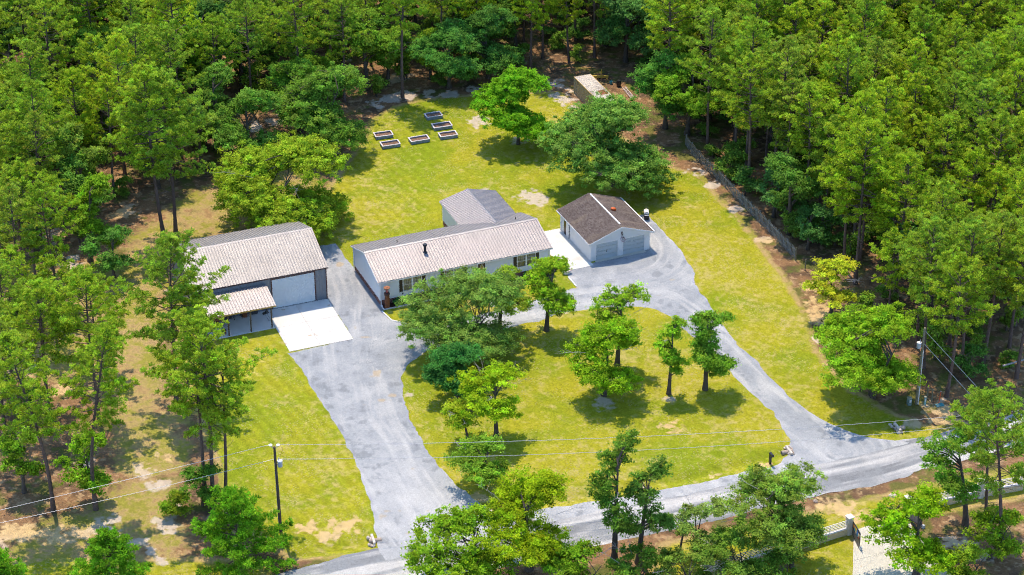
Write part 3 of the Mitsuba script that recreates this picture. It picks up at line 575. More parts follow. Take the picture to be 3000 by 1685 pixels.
# ------------------------------------------------------------------ the garage
GM = frame((9.085, 233.303), GA)
tag('garage', 'white two-door detached garage with brown shingle roof and white ridge vent', 'garage')
GL, GW, GE, GR, GOE, GOG = 7.577, 8.522, 2.509, 3.961, .373, .357
gsl = (GR - GE) / (GL / 2 + GOE)
gz_ = lambda x: GE + gsl * (min(x, GL - x) + GOE)
X0 = .715; X1 = 4.152; DW, DH = 2.735, 2.13
fr = sg.Polygon([(0, .0), (GL, .0), (GL, gz_(0) - .1), (GL / 2, GR - .1), (0, gz_(0) - .1)]).difference(sg.box(X0, -.1, X0 + DW, DH)).difference(sg.box(X1, -.1, X1 + DW, DH))
put('garage__wall', join(prism_y(np.array(fr.exterior.coords)[:-1], 0, .12) if not fr.interiors else None, prism_y([(0.0, 0), (GL, 0), (GL, gz_(0) - .1), (GL / 2, GR - .1), (0.0, gz_(0) - .1)], GW - .1, GW), turned(lap(GW, .06, 2.56, e=.2, d=.01), -math.pi / 2, (0, GW, 0)), turned(lap(GW, .06, 2.56, e=.2, d=.01), math.pi / 2, (GL, 0, 0)), box(.01, .1, .12, GW - .1, 0, 2.6), box(GL - .1, GL - .01, .12, GW - .1, 0, 2.6)), 'white_siding', GM)
for x in (X0, X1):
    k = numbered('garage__overhead_door')
    sec = []
    for i in range(4):
        z0, z1 = .02 + i * DH / 4, (i + 1) * DH / 4 - .012
        e = [box(x + .01, x + DW - .01, .06, .10, z0, z1)]
        hs = (z1 - z0) / 4
        e += [box(x + .02, x + DW - .02, .05, .062, z0 + q * hs + .014, z0 + (q + 1) * hs - .014) for q in range(4)]
        put(k + '__section', join(e), 'garage_door', GM)
    put(k + '__jamb', join(box(x - .1, x, -.03, .06, 0, DH + .1), box(x + DW, x + DW + .1, -.03, .06, 0, DH + .1), box(x, x + DW, -.028, .058, DH, DH + .1)), 'white_trim', GM)
put('garage__overhead_door__handle', box(X0 + 1.34, X0 + 1.40, .0, .055, .88, 1.12), 'dark_metal', GM)
for x in (-.02, GL - .1): put('garage__corner_trim', box(x, x + .12, -.025, .1, 0, 2.55), 'white_trim', GM)
put('garage__side_door', box(-.03, .02, 6.88, 7.48, .05, 2.05), 'door_brown', GM); put('garage__side_door_leaf', box(-.05, -.015, 6.02, 6.80, .05, 2.05), 'white_trim', GM); put('garage__downspout', box(-.1, -.02, 5.86, 5.95, .1, 2.4), 'shop_wall', GM); put('garage__downspout', box(-.1, -.02, 8.3, 8.4, .1, 2.4), 'white_trim', GM)
# shingle roof: real courses
def courses(xe, xr, ze, zr, y0, y1, n=26):
    V, F, k = [], [], 0
    for i in range(n):
        a, b = i / n, (i + 1) / n
        xa, za, xb, zb = xe + (xr - xe) * a, ze + (zr - ze) * a, xe + (xr - xe) * b, ze + (zr - ze) * b
        lift = .016
        q = np.array([(xa, y0, za + lift), (xa, y1, za + lift), (xb, y1, zb + .002), (xb, y0, zb + .002), (xa, y0, za - .02), (xa, y1, za - .02), (xb, y1, zb - .02), (xb, y0, zb - .02)])
        V.append(q); F.append(np.array([(0, 1, 2), (0, 2, 3), (0, 5, 1), (0, 4, 5), (1, 5, 6), (1, 6, 2), (0, 3, 7), (0, 7, 4)]) + k); k += 8
    m = trimesh.Trimesh(np.vstack(V), np.vstack(F), process=False)
    if xr < xe: m.invert()
    return m
put('garage__roof', prism_y([(-GOE + .01, GE - .14), (GL / 2, GR - .14), (GL + GOE - .01, GE - .14), (GL + GOE - .01, GE - .02), (GL / 2, GR - .02), (-GOE + .01, GE - .02)], -GOG + .01, GW + GOG - .01), 'white_trim', GM)
put('garage__roof__shingles', courses(-GOE, GL / 2, GE, GR, -GOG, GW + GOG), 'shingle_bsdf', GM); put('garage__roof__shingles', courses(GL + GOE, GL / 2, GE, GR, -GOG, GW + GOG), 'shingle_bsdf', GM)
put('garage__roof__ridge_vent', prism_y([(GL / 2 - .02, GR + .005), (GL / 2 + .02, GR + .07), (GL / 2 + .17, GR + .03), (GL / 2 + .19, GR - .05)], .35, GW + .05), 'white_trim', GM)
put('garage__roof__fascia', box(-GOE - .03, -GOE, -GOG, GW + GOG, GE - .17, GE + .005), 'white_trim', GM)
put('garage__roof__gutter', box(GL + GOE, GL + GOE + .11, -GOG, GW + GOG, GE - .13, GE + .01), 'white_trim', GM)
for y in (-GOG - .03, GW + GOG): put('garage__roof__rake_board', prism_y([(-GOE, GE - .20), (GL / 2, GR - .20), (GL + GOE, GE - .20), (GL + GOE, GE - .01), (GL / 2, GR - .01), (-GOE, GE - .01)], y, y + .03), 'white_siding', GM)
o = lathe([(0, 0), (.22, .0), (.34, .09), (.36, .17), (.31, .27), (.18, .33), (0, .34)], 22); o.apply_scale((1, .8, 1))
put('roof_float', o, 'orange_plastic', GM @ T().translate([4.92, 4.47, 3.56]).rotate([0, 1, 0], 19), 50); tag('roof_float', 'orange rounded plastic float lying on the garage roof', 'float')
k = tag('hung_bicycle', 'small dark bicycle hung upright on the garage front between the doors', 'bicycle')
KM = GM @ T().translate([4.05, -.14, 1.86]).rotate([0, 0, 1], -32)
wheel(0, .27, KM, k + '__wheel', 'purple_rim', 'grey_can')
put(k + '__frame', join(tube([(0, 0, .3), (.06, -.03, .62), (-.14, -.02, 1.05)], .024, 6), tube([(0, .02, .3), (-.14, 0, .7), (-.14, -.02, 1.05)], .02, 6), tube([(.06, -.03, .62), (.22, -.1, .52)], .02, 6)), 'gate_metal', KM)
put(k + '__saddle', box(-.2, -.06, -.08, .06, 1.0, 1.3, .02), 'shop_trim', KM); put(k + '__handlebar', tube([(.22, -.28, .5), (.24, -.1, .5), (.22, .1, .5)], .016, 6), 'rust_light', KM); put(k + '__bracket', box(-.05, .0, -.02, .18, .9, .95), 'dark_metal', KM)
tag('garage_walk', 'white concrete walk between the house and the garage', kind='structure')
put('garage_walk__slab', join(trimesh.creation.extrude_polygon(sg.Polygon([(4.55, 239.9), (5.75, 240.35), (9.05, 232.55), (7.85, 231.95)]).buffer(.01), .145).apply_translation((0, 0, -.1))), 'concrete_bsdf')
gw = sg.Polygon([(-4.6, 8.75), (-.02, 8.75), (-.02, -.95), (-2.9, -.95)])
for k0, k1 in ((8.75, 5.6), (5.57, 2.4), (2.37, -.95)):
    put('garage_walk__slab', trimesh.creation.extrude_polygon(gw.intersection(sg.box(-9, k1, 3, k0)), .155).apply_translation((0, 0, -.1)), 'concrete_bsdf', GM)
put('garage_apron', box(.55, 6.95, -.45, .1, -.1, .04), 'drive_concrete_bsdf', GM); tag('garage_apron', 'narrow concrete apron along the garage doors', kind='structure')
k = tag('gas_grill', 'white-lidded gas grill standing behind the right side of the garage', 'grill')
QM = frame((16.1, 244.0), GA + 1.2)
put(k + '__cart', join(box(-.55, .55, -.28, .28, .1, .7, .02)), 'dark_metal', QM); lid = prism_x([(-.3, 0), (.3, 0), (.28, .22), (.1, .34), (-.1, .34), (-.28, .22)], -.42, .42); lid.apply_translation((0, 0, .72)); put(k + '__lid', lid, 'white_plastic', QM); put(k + '__gauge', lathe([(0, 0), (.07, 0), (.07, .02), (0, .02)], 14, (0.3, 0, 1.06)), 'yellow_paint', QM)
for x in (-.7, .58): put(k + '__shelf', box(x, x + .12 if x > 0 else x + .14, -.26, .26, .68, .72), 'grey_can', QM)
# ------------------------------------------------------------------ raised beds
BED = [(-17.4, 265.2, -15.2, 265.8, 'raised planter bed at the far left, behind the left pair'), (-16.4, 262.5, -14.2, 263.3, 'raised planter bed nearest the house on the left'), (-12.8, 263.8, -10.5, 264.7, 'raised planter bed in the middle of the front row'), (-9.1, 265.2, -7.0, 266.0, 'raised planter bed at the right end of the front row'), (-10.0, 267.8, -7.7, 268.6, 'raised planter bed half in shade, second from the back'), (-11.0, 270.9, -9.0, 271.5, 'raised planter bed farthest back, wholly in tree shade')]
for i, (ax, ay, bx, by, lb) in enumerate(BED):
    k = tag(numbered('planter_bed'), lb, 'planter', 'raised planter beds on the back lawn'); w = math.dist((ax, ay), (bx, by)); d = 1.3
    M = frame((ax, ay), .33 + .03 * (i % 3 - 1))
    for z in (0, .205):
        put(k + '__board', box(0, w, 0, .05, z + .003, z + .2), 'planter_board', M); put(k + '__board', box(0, w, d - .05, d, z + .003, z + .2), 'planter_board', M)
        put(k + '__board', box(.0, .05, .052, d - .052, z + .003, z + .2), 'planter_board', M); put(k + '__board', box(w - .05, w, .052, d - .052, z + .003, z + .2), 'planter_board', M)
    for a in (box(-.06, w + .06, -.06, .1, .408, .445), box(-.06, w + .06, d - .1, d + .06, .408, .445), box(-.06, .1, .102, d - .102, .407, .443), box(w - .1, w + .06, .102, d - .102, .407, .443)): put(k + '__cap', a, 'planter_cap', M)
    sx, sy = np.meshgrid(np.linspace(.05, w - .05, 22), np.linspace(.05, d - .05, 12), indexing='ij')
    r_ = np.random.default_rng(i); sz = .24 + .03 * r_.random(sx.shape); q = (np.arange(21)[:, None] * 12 + np.arange(11)[None]).ravel()
    put(k + '__soil', (np.stack([sx, sy, sz], -1).reshape(-1, 3), np.vstack([np.stack([q, q + 12, q + 13], 1), np.stack([q, q + 13, q + 1], 1)])), 'soil', M)
# ------------------------------------------------------------------ container and things beside it
k = tag('shipping_container', 'tan corrugated shipping container with stained pale roof at the back of the lawn', 'container')
ca = math.atan2(269.1 - 279.3, 12.25 - 8.2)
CM = frame((8.2, 279.3), ca); CL = 11.9; CWd = 2.44; CH = 2.39
def corr(Lx, zz0, zz1, pitch=.56, dep=.045):
    x = []
    n = int(Lx / pitch); s = Lx / n
    for i in range(n): a = i * s; x += [(a, 0), (a + s * .38, 0), (a + s * .5, dep), (a + s * .88, dep)]
    x.append((Lx, 0)); x = np.array(x); m = len(x)
    V = np.vstack([np.c_[x, np.full(m, zz0)], np.c_[x, np.full(m, zz1)]]); i = np.arange(m - 1)
    return trimesh.Trimesh(V, np.vstack([np.stack([i, i + 1, i + 1 + m], 1), np.stack([i, i + 1 + m, i + m], 1)]), process=False)
c1 = corr(CL, .12, CH - .08)
put(k + '__side', c1.copy().apply_translation((0, .01, 0)), 'container_tan', CM)
c2 = c1.copy(); c2.vertices[:, 1] = CWd - c2.vertices[:, 1] - .01; put(k + '__side', c2, 'container_tan', CM)
put(k + '__body', box(.06, CL - .06, .07, CWd - .07, .14, CH - .06), 'container_tan', CM)
put(k + '__roof', box(.02, CL - .02, .06, CWd - .06, CH - .055, CH - .01), 'container_roof', CM)
for i in range(20): put(k + '__roof__corrugation', box(.2 + i * .58, .45 + i * .58, .18, CWd - .18, CH - .012, CH + .012), 'container_roof', CM)
for y in (0, CWd - .06): put(k + '__top_rail', box(0, CL, y, y + .06, CH - .1, CH + .005), 'container_rail', CM); put(k + '__bottom_rail', box(0, CL, y, y + .06, .02, .16), 'container_tan', CM)
for x in (0, CL - .08): put(k + '__end_frame', join(box(x, x + .08, .0, .09, .02, CH - .1), box(x, x + .08, CWd - .09, CWd, .02, CH - .1), box(x + .001, x + .079, .09, CWd - .09, CH - .12, CH + .003)), 'container_tan', CM)
put(k + '__rust_patch', box(5.2, 6.6, 1.1, 2.1, CH + .012, CH + .017), 'rust', CM)
k = tag('wooden_ladder', 'pale wooden ladder lying on the ground right of the shipping container', 'ladder')
M = frame((14.95, 280.5), math.atan2(277.0 - 280.4, 15.95 - 14.9)); 
for y in (-.22, .22): put(k + '__rail', box(0, 3.7, y - .03, y + .03, .25, .33), 'planter_cap', M)
for i in range(10): put(k + '__rung', box(.25 + i * .36, .30 + i * .36, -.19, .19, .27, .31), 'planter_cap', M)
k = tag('black_barrel', 'black plastic barrel under the trees right of the shipping container', 'barrel'); put(k + '__shell', lathe([(0, 0), (.27, 0), (.33, .25), (.33, .6), (.27, .85), (0, .85)], 18), 'black_plastic', frame((14.3, 281.4)), 40); put(k + '__lid', lathe([(0, .85), (.24, .85), (.24, .9), (0, .9)], 16), 'black_plastic', frame((14.3, 281.4)))
k = tag('yellow_barrier', 'yellow timber barrier with one upright post behind the shipping container', 'barrier'); put(k + '__beam', box(-1.1, 1.1, -.12, .12, .15, .45), 'yellow_paint', frame((11.9, 283.9), .05)); put(k + '__post', box(.0, .12, -.06, .06, .45, 1.3), 'yellow_paint', frame((12.0, 283.9))); put(k + '__foot', join(box(-.95, -.8, -.3, .3, 0, .15), box(.8, .95, -.3, .3, 0, .15)), 'yellow_paint', frame((11.9, 283.9), .05))
k = tag('teal_bucket', 'teal plastic bucket on the ground behind the shipping container', 'bucket'); put(k + '__pail', lathe([(0, 0), (.17, 0), (.23, .4), (.21, .4), (.16, .03), (0, .03)], 16), 'teal_plastic', frame((13.3, 282.2)), 40); put(k + '__handle', tube([(.22 * math.cos(a), .0, .4 + .18 * math.sin(a)) for a in np.linspace(0, math.pi, 9)], .012, 5), 'dark_metal', frame((13.3, 282.2)))

# ------------------------------------------------------------------ picket fence
k = tag('picket_fence', 'weathered grey wooden picket fence along the right edge of the lawn', 'fence')
FL = sg.LineString(chaikin([(22.1, 263.6), (22.9, 260.3), (24.2, 256.8), (25.3, 254.4), (26.6, 250.7), (28.1, 246.6), (29.5, 243.0), (30.7, 239.8), (31.9, 236.4), (32.9, 233.6)], 2, False))
r_ = np.random.default_rng(3); n = int(FL.length / .33)
pk = trimesh.creation.extrude_polygon(sg.Polygon([(-.075, 0), (.075, 0), (.075, 1.42), (.045, 1.5), (-.045, 1.5), (-.075, 1.42)]), .022).apply_transform(np.array([[1, 0, 0, 0], [0, 0, 1, 0], [0, 1, 0, 0], [0, 0, 0, 1.0]])); pkd = ply(pk, 'fence_wood')
def at_line(d):
    a, b = np.array(FL.interpolate(max(d - .2, 0)).coords[0]), np.array(FL.interpolate(min(d + .2, FL.length)).coords[0]); return np.array(FL.interpolate(d).coords[0]), math.atan2(b[1] - a[1], b[0] - a[0])
for i in range(n):
    p, a = at_line(i * FL.length / n); put(k + '__picket', pkd, None, frame(p, a + math.pi + .02 * r_.normal()) @ T().translate([0, 0, .06]).rotate([0, 1, 0], 1.2 * r_.normal()).scale([1, 1, 1 + .025 * r_.normal()]))
nr = int(FL.length / 2.4)
for i in range(nr):
    p, a = at_line(i * FL.length / nr); p2, _ = at_line((i + 1) * FL.length / nr); ang = math.atan2(p2[1] - p[1], p2[0] - p[0]); l = math.dist(p, p2)
    for z in (.42, 1.18): put(k + '__rail', box(.0, l, .004, .045, z, z + .09), 'fence_wood', frame(p, ang))
    put(k + '__post', box(-.05, .05, .05, .15, 0, 1.62 if i else 1.6), 'fence_wood', frame(p, ang))
p, a = at_line(FL.length); put(k + '__post', box(-.06, .06, -.06, .06, 0, 1.75), 'pole_wood_green', frame(p, a))
put('fence_post', trimesh.creation.cylinder(radius=.07, height=1.5, sections=10).apply_translation((0, 0, .72)), 'pole_wood_green', frame((33.75, 231.3))); tag('fence_post', 'single round post standing just beyond the near end of the picket fence', 'post')

# ------------------------------------------------------------------ utility poles and lines
def pole(name, x, y, hgt, lean, bs, label, side, tz):
    k = tag(name, label, 'utility pole'); M = frame((x, y))
    put(k + '__pole', tube([(0, 0, -.1), (lean * .5, 0, hgt * .5), (lean, 0, hgt)], [.17, .145, .115], 12), bs, M, 50)
    c = (lean * tz / hgt + side * .42, -.05, tz)
    put(k + '__transformer', lathe([(0, 0), (.19, 0), (.235, .06), (.235, .62), (.0, .62)], 20, c), 'grey_can', M, 40)
    put(k + '__transformer__lid', lathe([(0, .62), (.255, .62), (.25, .70), (.12, .78), (0, .79)], 20, c), 'porcelain', M, 40)
    put(k + '__transformer__bushing', lathe([(0, .76), (.06, .76), (.035, .84), (.06, .88), (.035, .94), (.05, .98), (.02, 1.06), (0, 1.06)], 10, (c[0] - side * .08, c[1] - .04, c[2])), 'grey_can', M, 40)
    put(k + '__bracket', join(box(min(c[0], lean), max(c[0], lean), -.03, .03, tz + .15, tz + .22), box(min(c[0], lean), max(c[0], lean), -.03, .03, tz + .45, tz + .52)), 'dark_metal', M)
    return k, M
k, M = pole('utility_pole', -22.2, 180.3, 9.75, -.12, 'pole_wood', 'brown wooden utility pole with grey transformer on the left front lawn', 1, 7.55)
for sx in (-1, 1):
    put(k + '__insulator', lathe([(0, 0), (.06, 0), (.05, .05), (.19, .09), (.19, .13), (.06, .19), (.06, .22), (0, .22)], 14, (-.12 + sx * .36, 0, 9.85)), 'porcelain', M, 40)
    put(k + '__insulator_pin', tube([(-.12 + sx * .08, 0, 9.55), (-.12 + sx * .36, 0, 9.88)], .025, 6), 'grey_can', M)
put(k + '__jumper', tube([(.32, 0, 8.6), (.5, .05, 9.0), (.62, .05, 9.4), (.60, 0, 9.75)], .012, 5), 'rust', M)
put(k + '__ground_wire', tube([(-.17, -.07, .2), (-.16, -.1, 5), (-.2, -.08, 8)], .014, 5), 'grey_can', M)
k, M = pole('utility_pole_001', 42.25, 202.9, 9.25, .08, 'pole_wood_green', 'greenish wooden utility pole with transformer and guy wires at the right road edge', -1, 6.85)
put(k + '__conduit', tube([(.16, -.1, 0), (.15, -.08, 3.5), (.14, -.06, 6.6)], .06, 8), 'white_plastic', M)
put(k + '__tag', join(box(-.1, .08, -.2, -.16, 2.1, 2.42)), 'utility_tan', M); put(k + '__marker', box(-.05, .03, -.19, -.165, 2.65, 3.1), 'yellow_paint', M)
for i, ((x, y), z0) in enumerate((((50.2, 203.0), 8.95), ((49.0, 202.1), 7.45))):
    kk = put(k + '__guy_wire', tube([(42.33, 202.9, z0), (x, y, 0)], .026, 5), 'wire_bsdf')
    put(k + '__guy_anchor', tube([(x, y, -.05), (x, y, .35)], .025, 6), 'grey_can')
def catenary(A, B, sag, n=60):
    t = np.linspace(0, 1, n)[:, None]; P = np.array(A) + (np.array(B) - np.array(A)) * t; P[:, 2] -= (4 * sag * t * (1 - t))[:, 0]; return P
for A, B, sg_, lb in (((-21.96, 180.35, 9.98), (85, 193.7, 9.9), 2.2, 'upper power line running right from the left utility pole above the drives'), ((-22.1, 180.4, 8.3), (85, 195.3, 8.2), 2.5, 'lower power line running right from the left utility pole above the island'), ((-22.68, 180.35, 9.98), (-80, 155.2, 9.9), -.1 + .3, 'upper power line running left from the left utility pole into the woods'), ((-22.4, 180.4, 8.3), (-80, 159.4, 8.2), 1.0, 'lower power line running left from the left utility pole into the woods')):
    key = put('power_line', tube(catenary(A, B, sg_), .02, 5), 'wire_bsdf'); tag(key, lb, 'power line')
# boxes, stakes and posts at the right pole
def pedestal(o, w, hh, bs, label):
    k = tag(numbered('utility_pedestal'), label, 'utility box')
    put(k + '__cover', box(-w / 2, w / 2, -w / 2, w / 2, .0, hh * .86, .03), bs, frame(o, .2)); put(k + '__cap', box(-w / 2 - .03, w / 2 + .03, -w / 2 - .03, w / 2 + .03, hh * .86, hh, .04), 'utility_tan', frame(o, .2)); put(k + '__plate', box(-.05, w / 2 - .05, -w / 2 - .012, -w / 2, hh * .45, hh * .75), 'white_plastic', frame(o, .2))
pedestal((41.45, 202.7), .42, .93, 'utility_green', 'squat green utility box left of the right utility pole'); pedestal((43.1, 202.7), .2, 1.05, 'lid_green', 'slim green utility box with pale cap right of the utility pole')
k = tag('marker_stake', 'bright orange marker stake leaning beside the green ground lid', 'stake'); put(k + '__stake', tube([(0, 0, 0), (.12, .03, 1.4)], .045, 8), 'stake_orange', frame((44.6, 203.0))); put(k + '__cap', tube([(.12, .03, 1.38), (.13, .03, 1.5)], .05, 8), 'pink_paint', frame((44.6, 203.0)))
k = tag('meter_lid', 'pale green flat utility lid on the bare soil by the orange stake', 'utility lid'); put(k + '__half', box(0, .42, 0, .5, 0, .09), 'lid_green', frame((44.3, 202.25), .3)); put(k + '__half', box(.44, .86, 0, .5, 0, .085), 'teal_plastic', frame((44.3, 202.25), .3))
for (x, y), lb, hh in (((43.9, 203.3), 'wooden post with dark cap left of the orange stake', 1.5), ((43.5, 203.9), 'rough wooden post behind the capped post', 1.45)): key = put('wooden_post', trimesh.creation.cylinder(radius=.09, height=hh, sections=10).apply_translation((0, 0, hh / 2)), 'pole_wood_green', frame((x, y))); tag(key, lb, 'post')
key = put('fallen_log', tube([(52.2, 208.5, 1.2), (54.4, 209.3, 1.4), (56.6, 210.4, 1.7)], [.10, .09, .06], 8), 'bark_dead'); tag(key, 'pale fallen tree trunk lying in the right woods beyond the guy wires', 'log')

# ------------------------------------------------------------------ mailbox, culverts
k = tag('mailbox', 'black mailbox on a black post at the east drive entrance', 'mailbox'); M = frame((25.9, 191.8), .35)
mb = trimesh.creation.extrude_polygon(sg.Polygon([(-.14, 0), (.14, 0), (.14, .18)] + [(.14 * math.cos(t), .18 + .14 * math.sin(t)) for t in np.linspace(.2, math.pi - .2, 9)] + [(-.14, .18)]), .58).apply_transform(np.array([[1, 0, 0, 0], [0, 0, -1, .12], [0, 1, 0, 1.06], [0, 0, 0, 1.0]])); mb.fix_normals()
put(k + '__box', mb, 'black_plastic', M); put(k + '__door', box(-.13, .13, -.49, -.462, 1.08, 1.30, .01), 'dark_metal', M); put(k + '__post', box(-.12, .12, -.08, .14, 0, 1.06, .02), 'black_plastic', M); put(k + '__flag', box(.145, .155, -.2, -.17, 1.1, 1.36), 'enamel_red', M)
def culvert(o, a, label, seed, slab=True):
    k = tag(numbered('culvert_end'), label, 'culvert'); M = frame(o, a); r = np.random.default_rng(seed)
    ringp = sg.Point(0, 0).buffer(.24, 8).difference(sg.Point(0, 0).buffer(.19, 8))
    put(k + '__pipe', trimesh.creation.extrude_polygon(ringp, 1.2).apply_transform(np.array([[0, 0, 1, -.3], [1, 0, 0, 0], [0, 1, 0, -.02], [0, 0, 0, 1.0]])), 'stone', M)
    if slab: put(k + '__headwall', box(-.02, .22, -.75, .75, .10, .32, .02), 'pale_stone', M)
    for i in range(9):
        s_ = trimesh.creation.icosphere(1, 1.0); s_.vertices *= (.10 + .12 * r.random((1, 3))) * (1 + .25 * r.normal(size=(len(s_.vertices), 1)) * .5)
        s_.apply_translation((r.uniform(-.45, .3), r.choice([-1, 1]) * r.uniform(.3, .95), .02)); put(k + '__rock', s_, 'pale_stone' if i % 3 else 'stone', M)
culvert((-13.35, 178.75), .25, 'culvert end with white slab and stones at the left drive entrance', 1); culvert((28.1, 194.0), math.pi + .3, 'culvert end with stones behind the mailbox at the east drive', 2); culvert((39.5, 198.2), .3, 'culvert end with a long slab on the verge right of the east drive', 3); culvert((-1.9, 183.1), math.pi + .2, 'culvert end with stones where the left drive meets the island tip', 4)
for i, (x, y, sx, lb) in enumerate(((37.4, 186.2, .4, 'pale boulder on the far verge left of the right wall pillar'), (40.6, 188.0, .14, 'small white stone on the verge across from the neighbour wall'), (29.7, 185.3, .35, 'brownish rock on the verge left of the neighbour drive'))):
    s_ = trimesh.creation.icosphere(2, 1.0); s_.vertices *= 1 + .12 * np.sin(s_.vertices * 4 + i); s_.vertices *= [sx, sx * .7, sx * .6]; key = put('verge_rock', s_, 'pale_stone' if i < 2 else 'stone', frame((x, y), i), 40); tag(key, lb, 'rock')

# ------------------------------------------------------------------ neighbour's wall, pillars, gate, drive
tag('neighbour_drive', 'beige jointed concrete drive behind the open gate at lower right', kind='structure')
nd = sg.Polygon(chaikin([(33.2, 180.9), (38.3, 182.5), (38.6, 180.5), (39.9, 176.2), (41.4, 173.0), (43, 166), (30.5, 166), (31.9, 173.7), (32.3, 176.9), (32.7, 179.4)], 1))
ja = math.atan2(178.2 - 181.3, 36.3 - 35.0); c_, s_ = math.cos(ja), math.sin(ja)
def strip(lo, hi, vert):
    d = np.array([c_, s_]); e = np.array([-s_, c_]); o = np.array([35.0, 181.3])
    return [o + d * lo[0] + e * lo[1], o + d * hi[0] + e * lo[1], o + d * hi[0] + e * hi[1], o + d * lo[0] + e * hi[1]]
for a, b in ((-4, 4.2), (4.22, 8.6), (8.62, 18)):
    for p_, q_ in ((-8, -.01), (.01, 10)):
        pc = nd.intersection(sg.Polygon(strip((a, p_), (b, q_), 0)))
        for g in ([pc] if pc.geom_type == 'Polygon' else pc.geoms):
            if g.area > .05: put('neighbour_drive__slab', trimesh.creation.extrude_polygon(g, .14).apply_translation((0, 0, -.1)), 'drive_concrete_bsdf')
put('neighbour_drive__joint', trimesh.creation.extrude_polygon(nd.buffer(-.03), .12).apply_translation((0, 0, -.1)), 'soil')
def garden_wall(A, B, pillars, label, solid=.72):
    k = tag(numbered('boundary_wall'), label, 'wall'); l = math.dist(A, B); M = frame(A, math.atan2(B[1] - A[1], B[0] - A[0]))
    put(k + '__base', box(0, l, -.11, .11, -.05, solid), 'stucco', M)
    put(k + '__coping', box(-.01, l + .01, -.15, .15, solid, solid + .05), 'rail_paint', M)
    for i in range(5): put(k + '__rail', box(0, l, -.03, .03, solid + .16 + i * .18, solid + .215 + i * .18), 'rail_paint', M)
    for x in np.arange(2.2, l - .5, 2.2): put(k + '__stanchion', box(x - .03, x + .03, -.035, .035, solid + .05, solid + .93), 'rail_paint', M)
    for x in pillars:
        put(k + '__pillar', box(x - .27, x + .27, -.27, .27, -.05, 2.0), 'stucco_pillar', M); cp = trimesh.convex.convex_hull(np.array([(x + a, b, z) for z, e in ((2.0, .34), (2.07, .34), (2.15, .05)) for a in (-e, e) for b in (-e, e)])); put(k + '__pillar_cap', cp, 'rail_paint', M)
    return k, M
kw, WM = garden_wall((32.25, 179.9), (17.5, 172.6), [0], 'low cream wall with white rails running left from the open gate')
for i, z in enumerate((1.72, 1.25, .72)): put(kw + '__fitting', join(box(-.06, .06, .28, .31, z - .07, z + .07), box(-.03, .03, .26, .34, z - .03, z + .03)), 'dark_metal', WM @ T().rotate([0, 0, 1], 90))
garden_wall((38.35, 183.15), (45.9, 186.0), [0], 'low cream wall with white rails right of the neighbour drive'); garden_wall((45.9, 186.0), (58, 189.5), [0], 'farther low cream wall with white rails at the right picture edge')
def gate(A, B, label, art):
    k = tag(numbered('gate_leaf'), label, 'gate'); l = math.dist(A, B); M = frame(A, math.atan2(B[1] - A[1], B[0] - A[0]))
    top = lambda x: 1.55 + .26 * math.sin(x / l * math.pi / 2)
    put(k + '__frame', join(box(.0, .05, -.03, .03, .08, top(0)), box(l - .05, l, -.03, .03, .08, top(l)), box(.05, l - .05, -.029, .029, .08, .14), box(.05, l - .05, -.029, .029, .86, .92), *[tube([(l * i / 8, 0, top(l * i / 8)), (l * (i + 1) / 8, 0, top(l * (i + 1) / 8))], .03, 6) for i in range(8)]), 'gate_metal', M)
    n = 14
    for i in range(n): a = .06 + (l - .12) * i / n; put(k + '__slat', box(a + .006, a + (l - .12) / n - .006, -.012, .012, .145, .855), 'gate_panel', M)
    if art:
        put(k + '__backing', prism_y([(.05, .92), (l - .05, .92), (l - .05, top(l) - .03)] + [(l * i / 8, top(l * i / 8) - .03) for i in range(7, 0, -1)] + [(.05, 1.5)], -.01, .01), 'gate_metal', M)
        r = np.random.default_rng(2)
        for i, (c, x, z, w, q) in enumerate((('orange', .22, 1.10, .42, .34), ('teal', .66, 1.0, .26, .30), ('yellow', .95, 1.18, .46, .36), ('cream', .95, .98, .4, .18), ('blue', 1.42, 1.14, .40, .36), ('teal', 1.42, .97, .44, .14), ('red', 1.86, 1.0, .36, .18), ('cream', 1.84, 1.2, .44, .30), ('orange', .6, 1.33, .3, .16))):
            for sd in (-1, 1): put(k + '__panel_piece', box(x, min(x + w, l - .07), sd * .012, sd * .026, z, z + q), 'enamel_' + c, M)
    put(k + '__opener', box(l + .0, l + .26, -.02, .24, .0, .36, .02), 'grey_can', M)
gate((32.55, 179.85), (32.95, 177.4), 'dark metal gate leaf with a coloured panel standing open left of the neighbour drive', True); gate((38.0, 182.8), (39.4, 180.9), 'dark metal gate leaf half hidden by foliage right of the neighbour drive', False)

# ------------------------------------------------------------------ trees
GAIN_B, GAIN_P = np.array([2.5, 2.5, 2.9]), np.array([2.75, 2.65, 3.0])
def hsv_jit(r, base, n, a): return np.clip(np.array(base)[None] * (1 + a * r.normal(size=(n, 1))) * (1 + .06 * r.normal(size=(n, 3))), .004, .9)

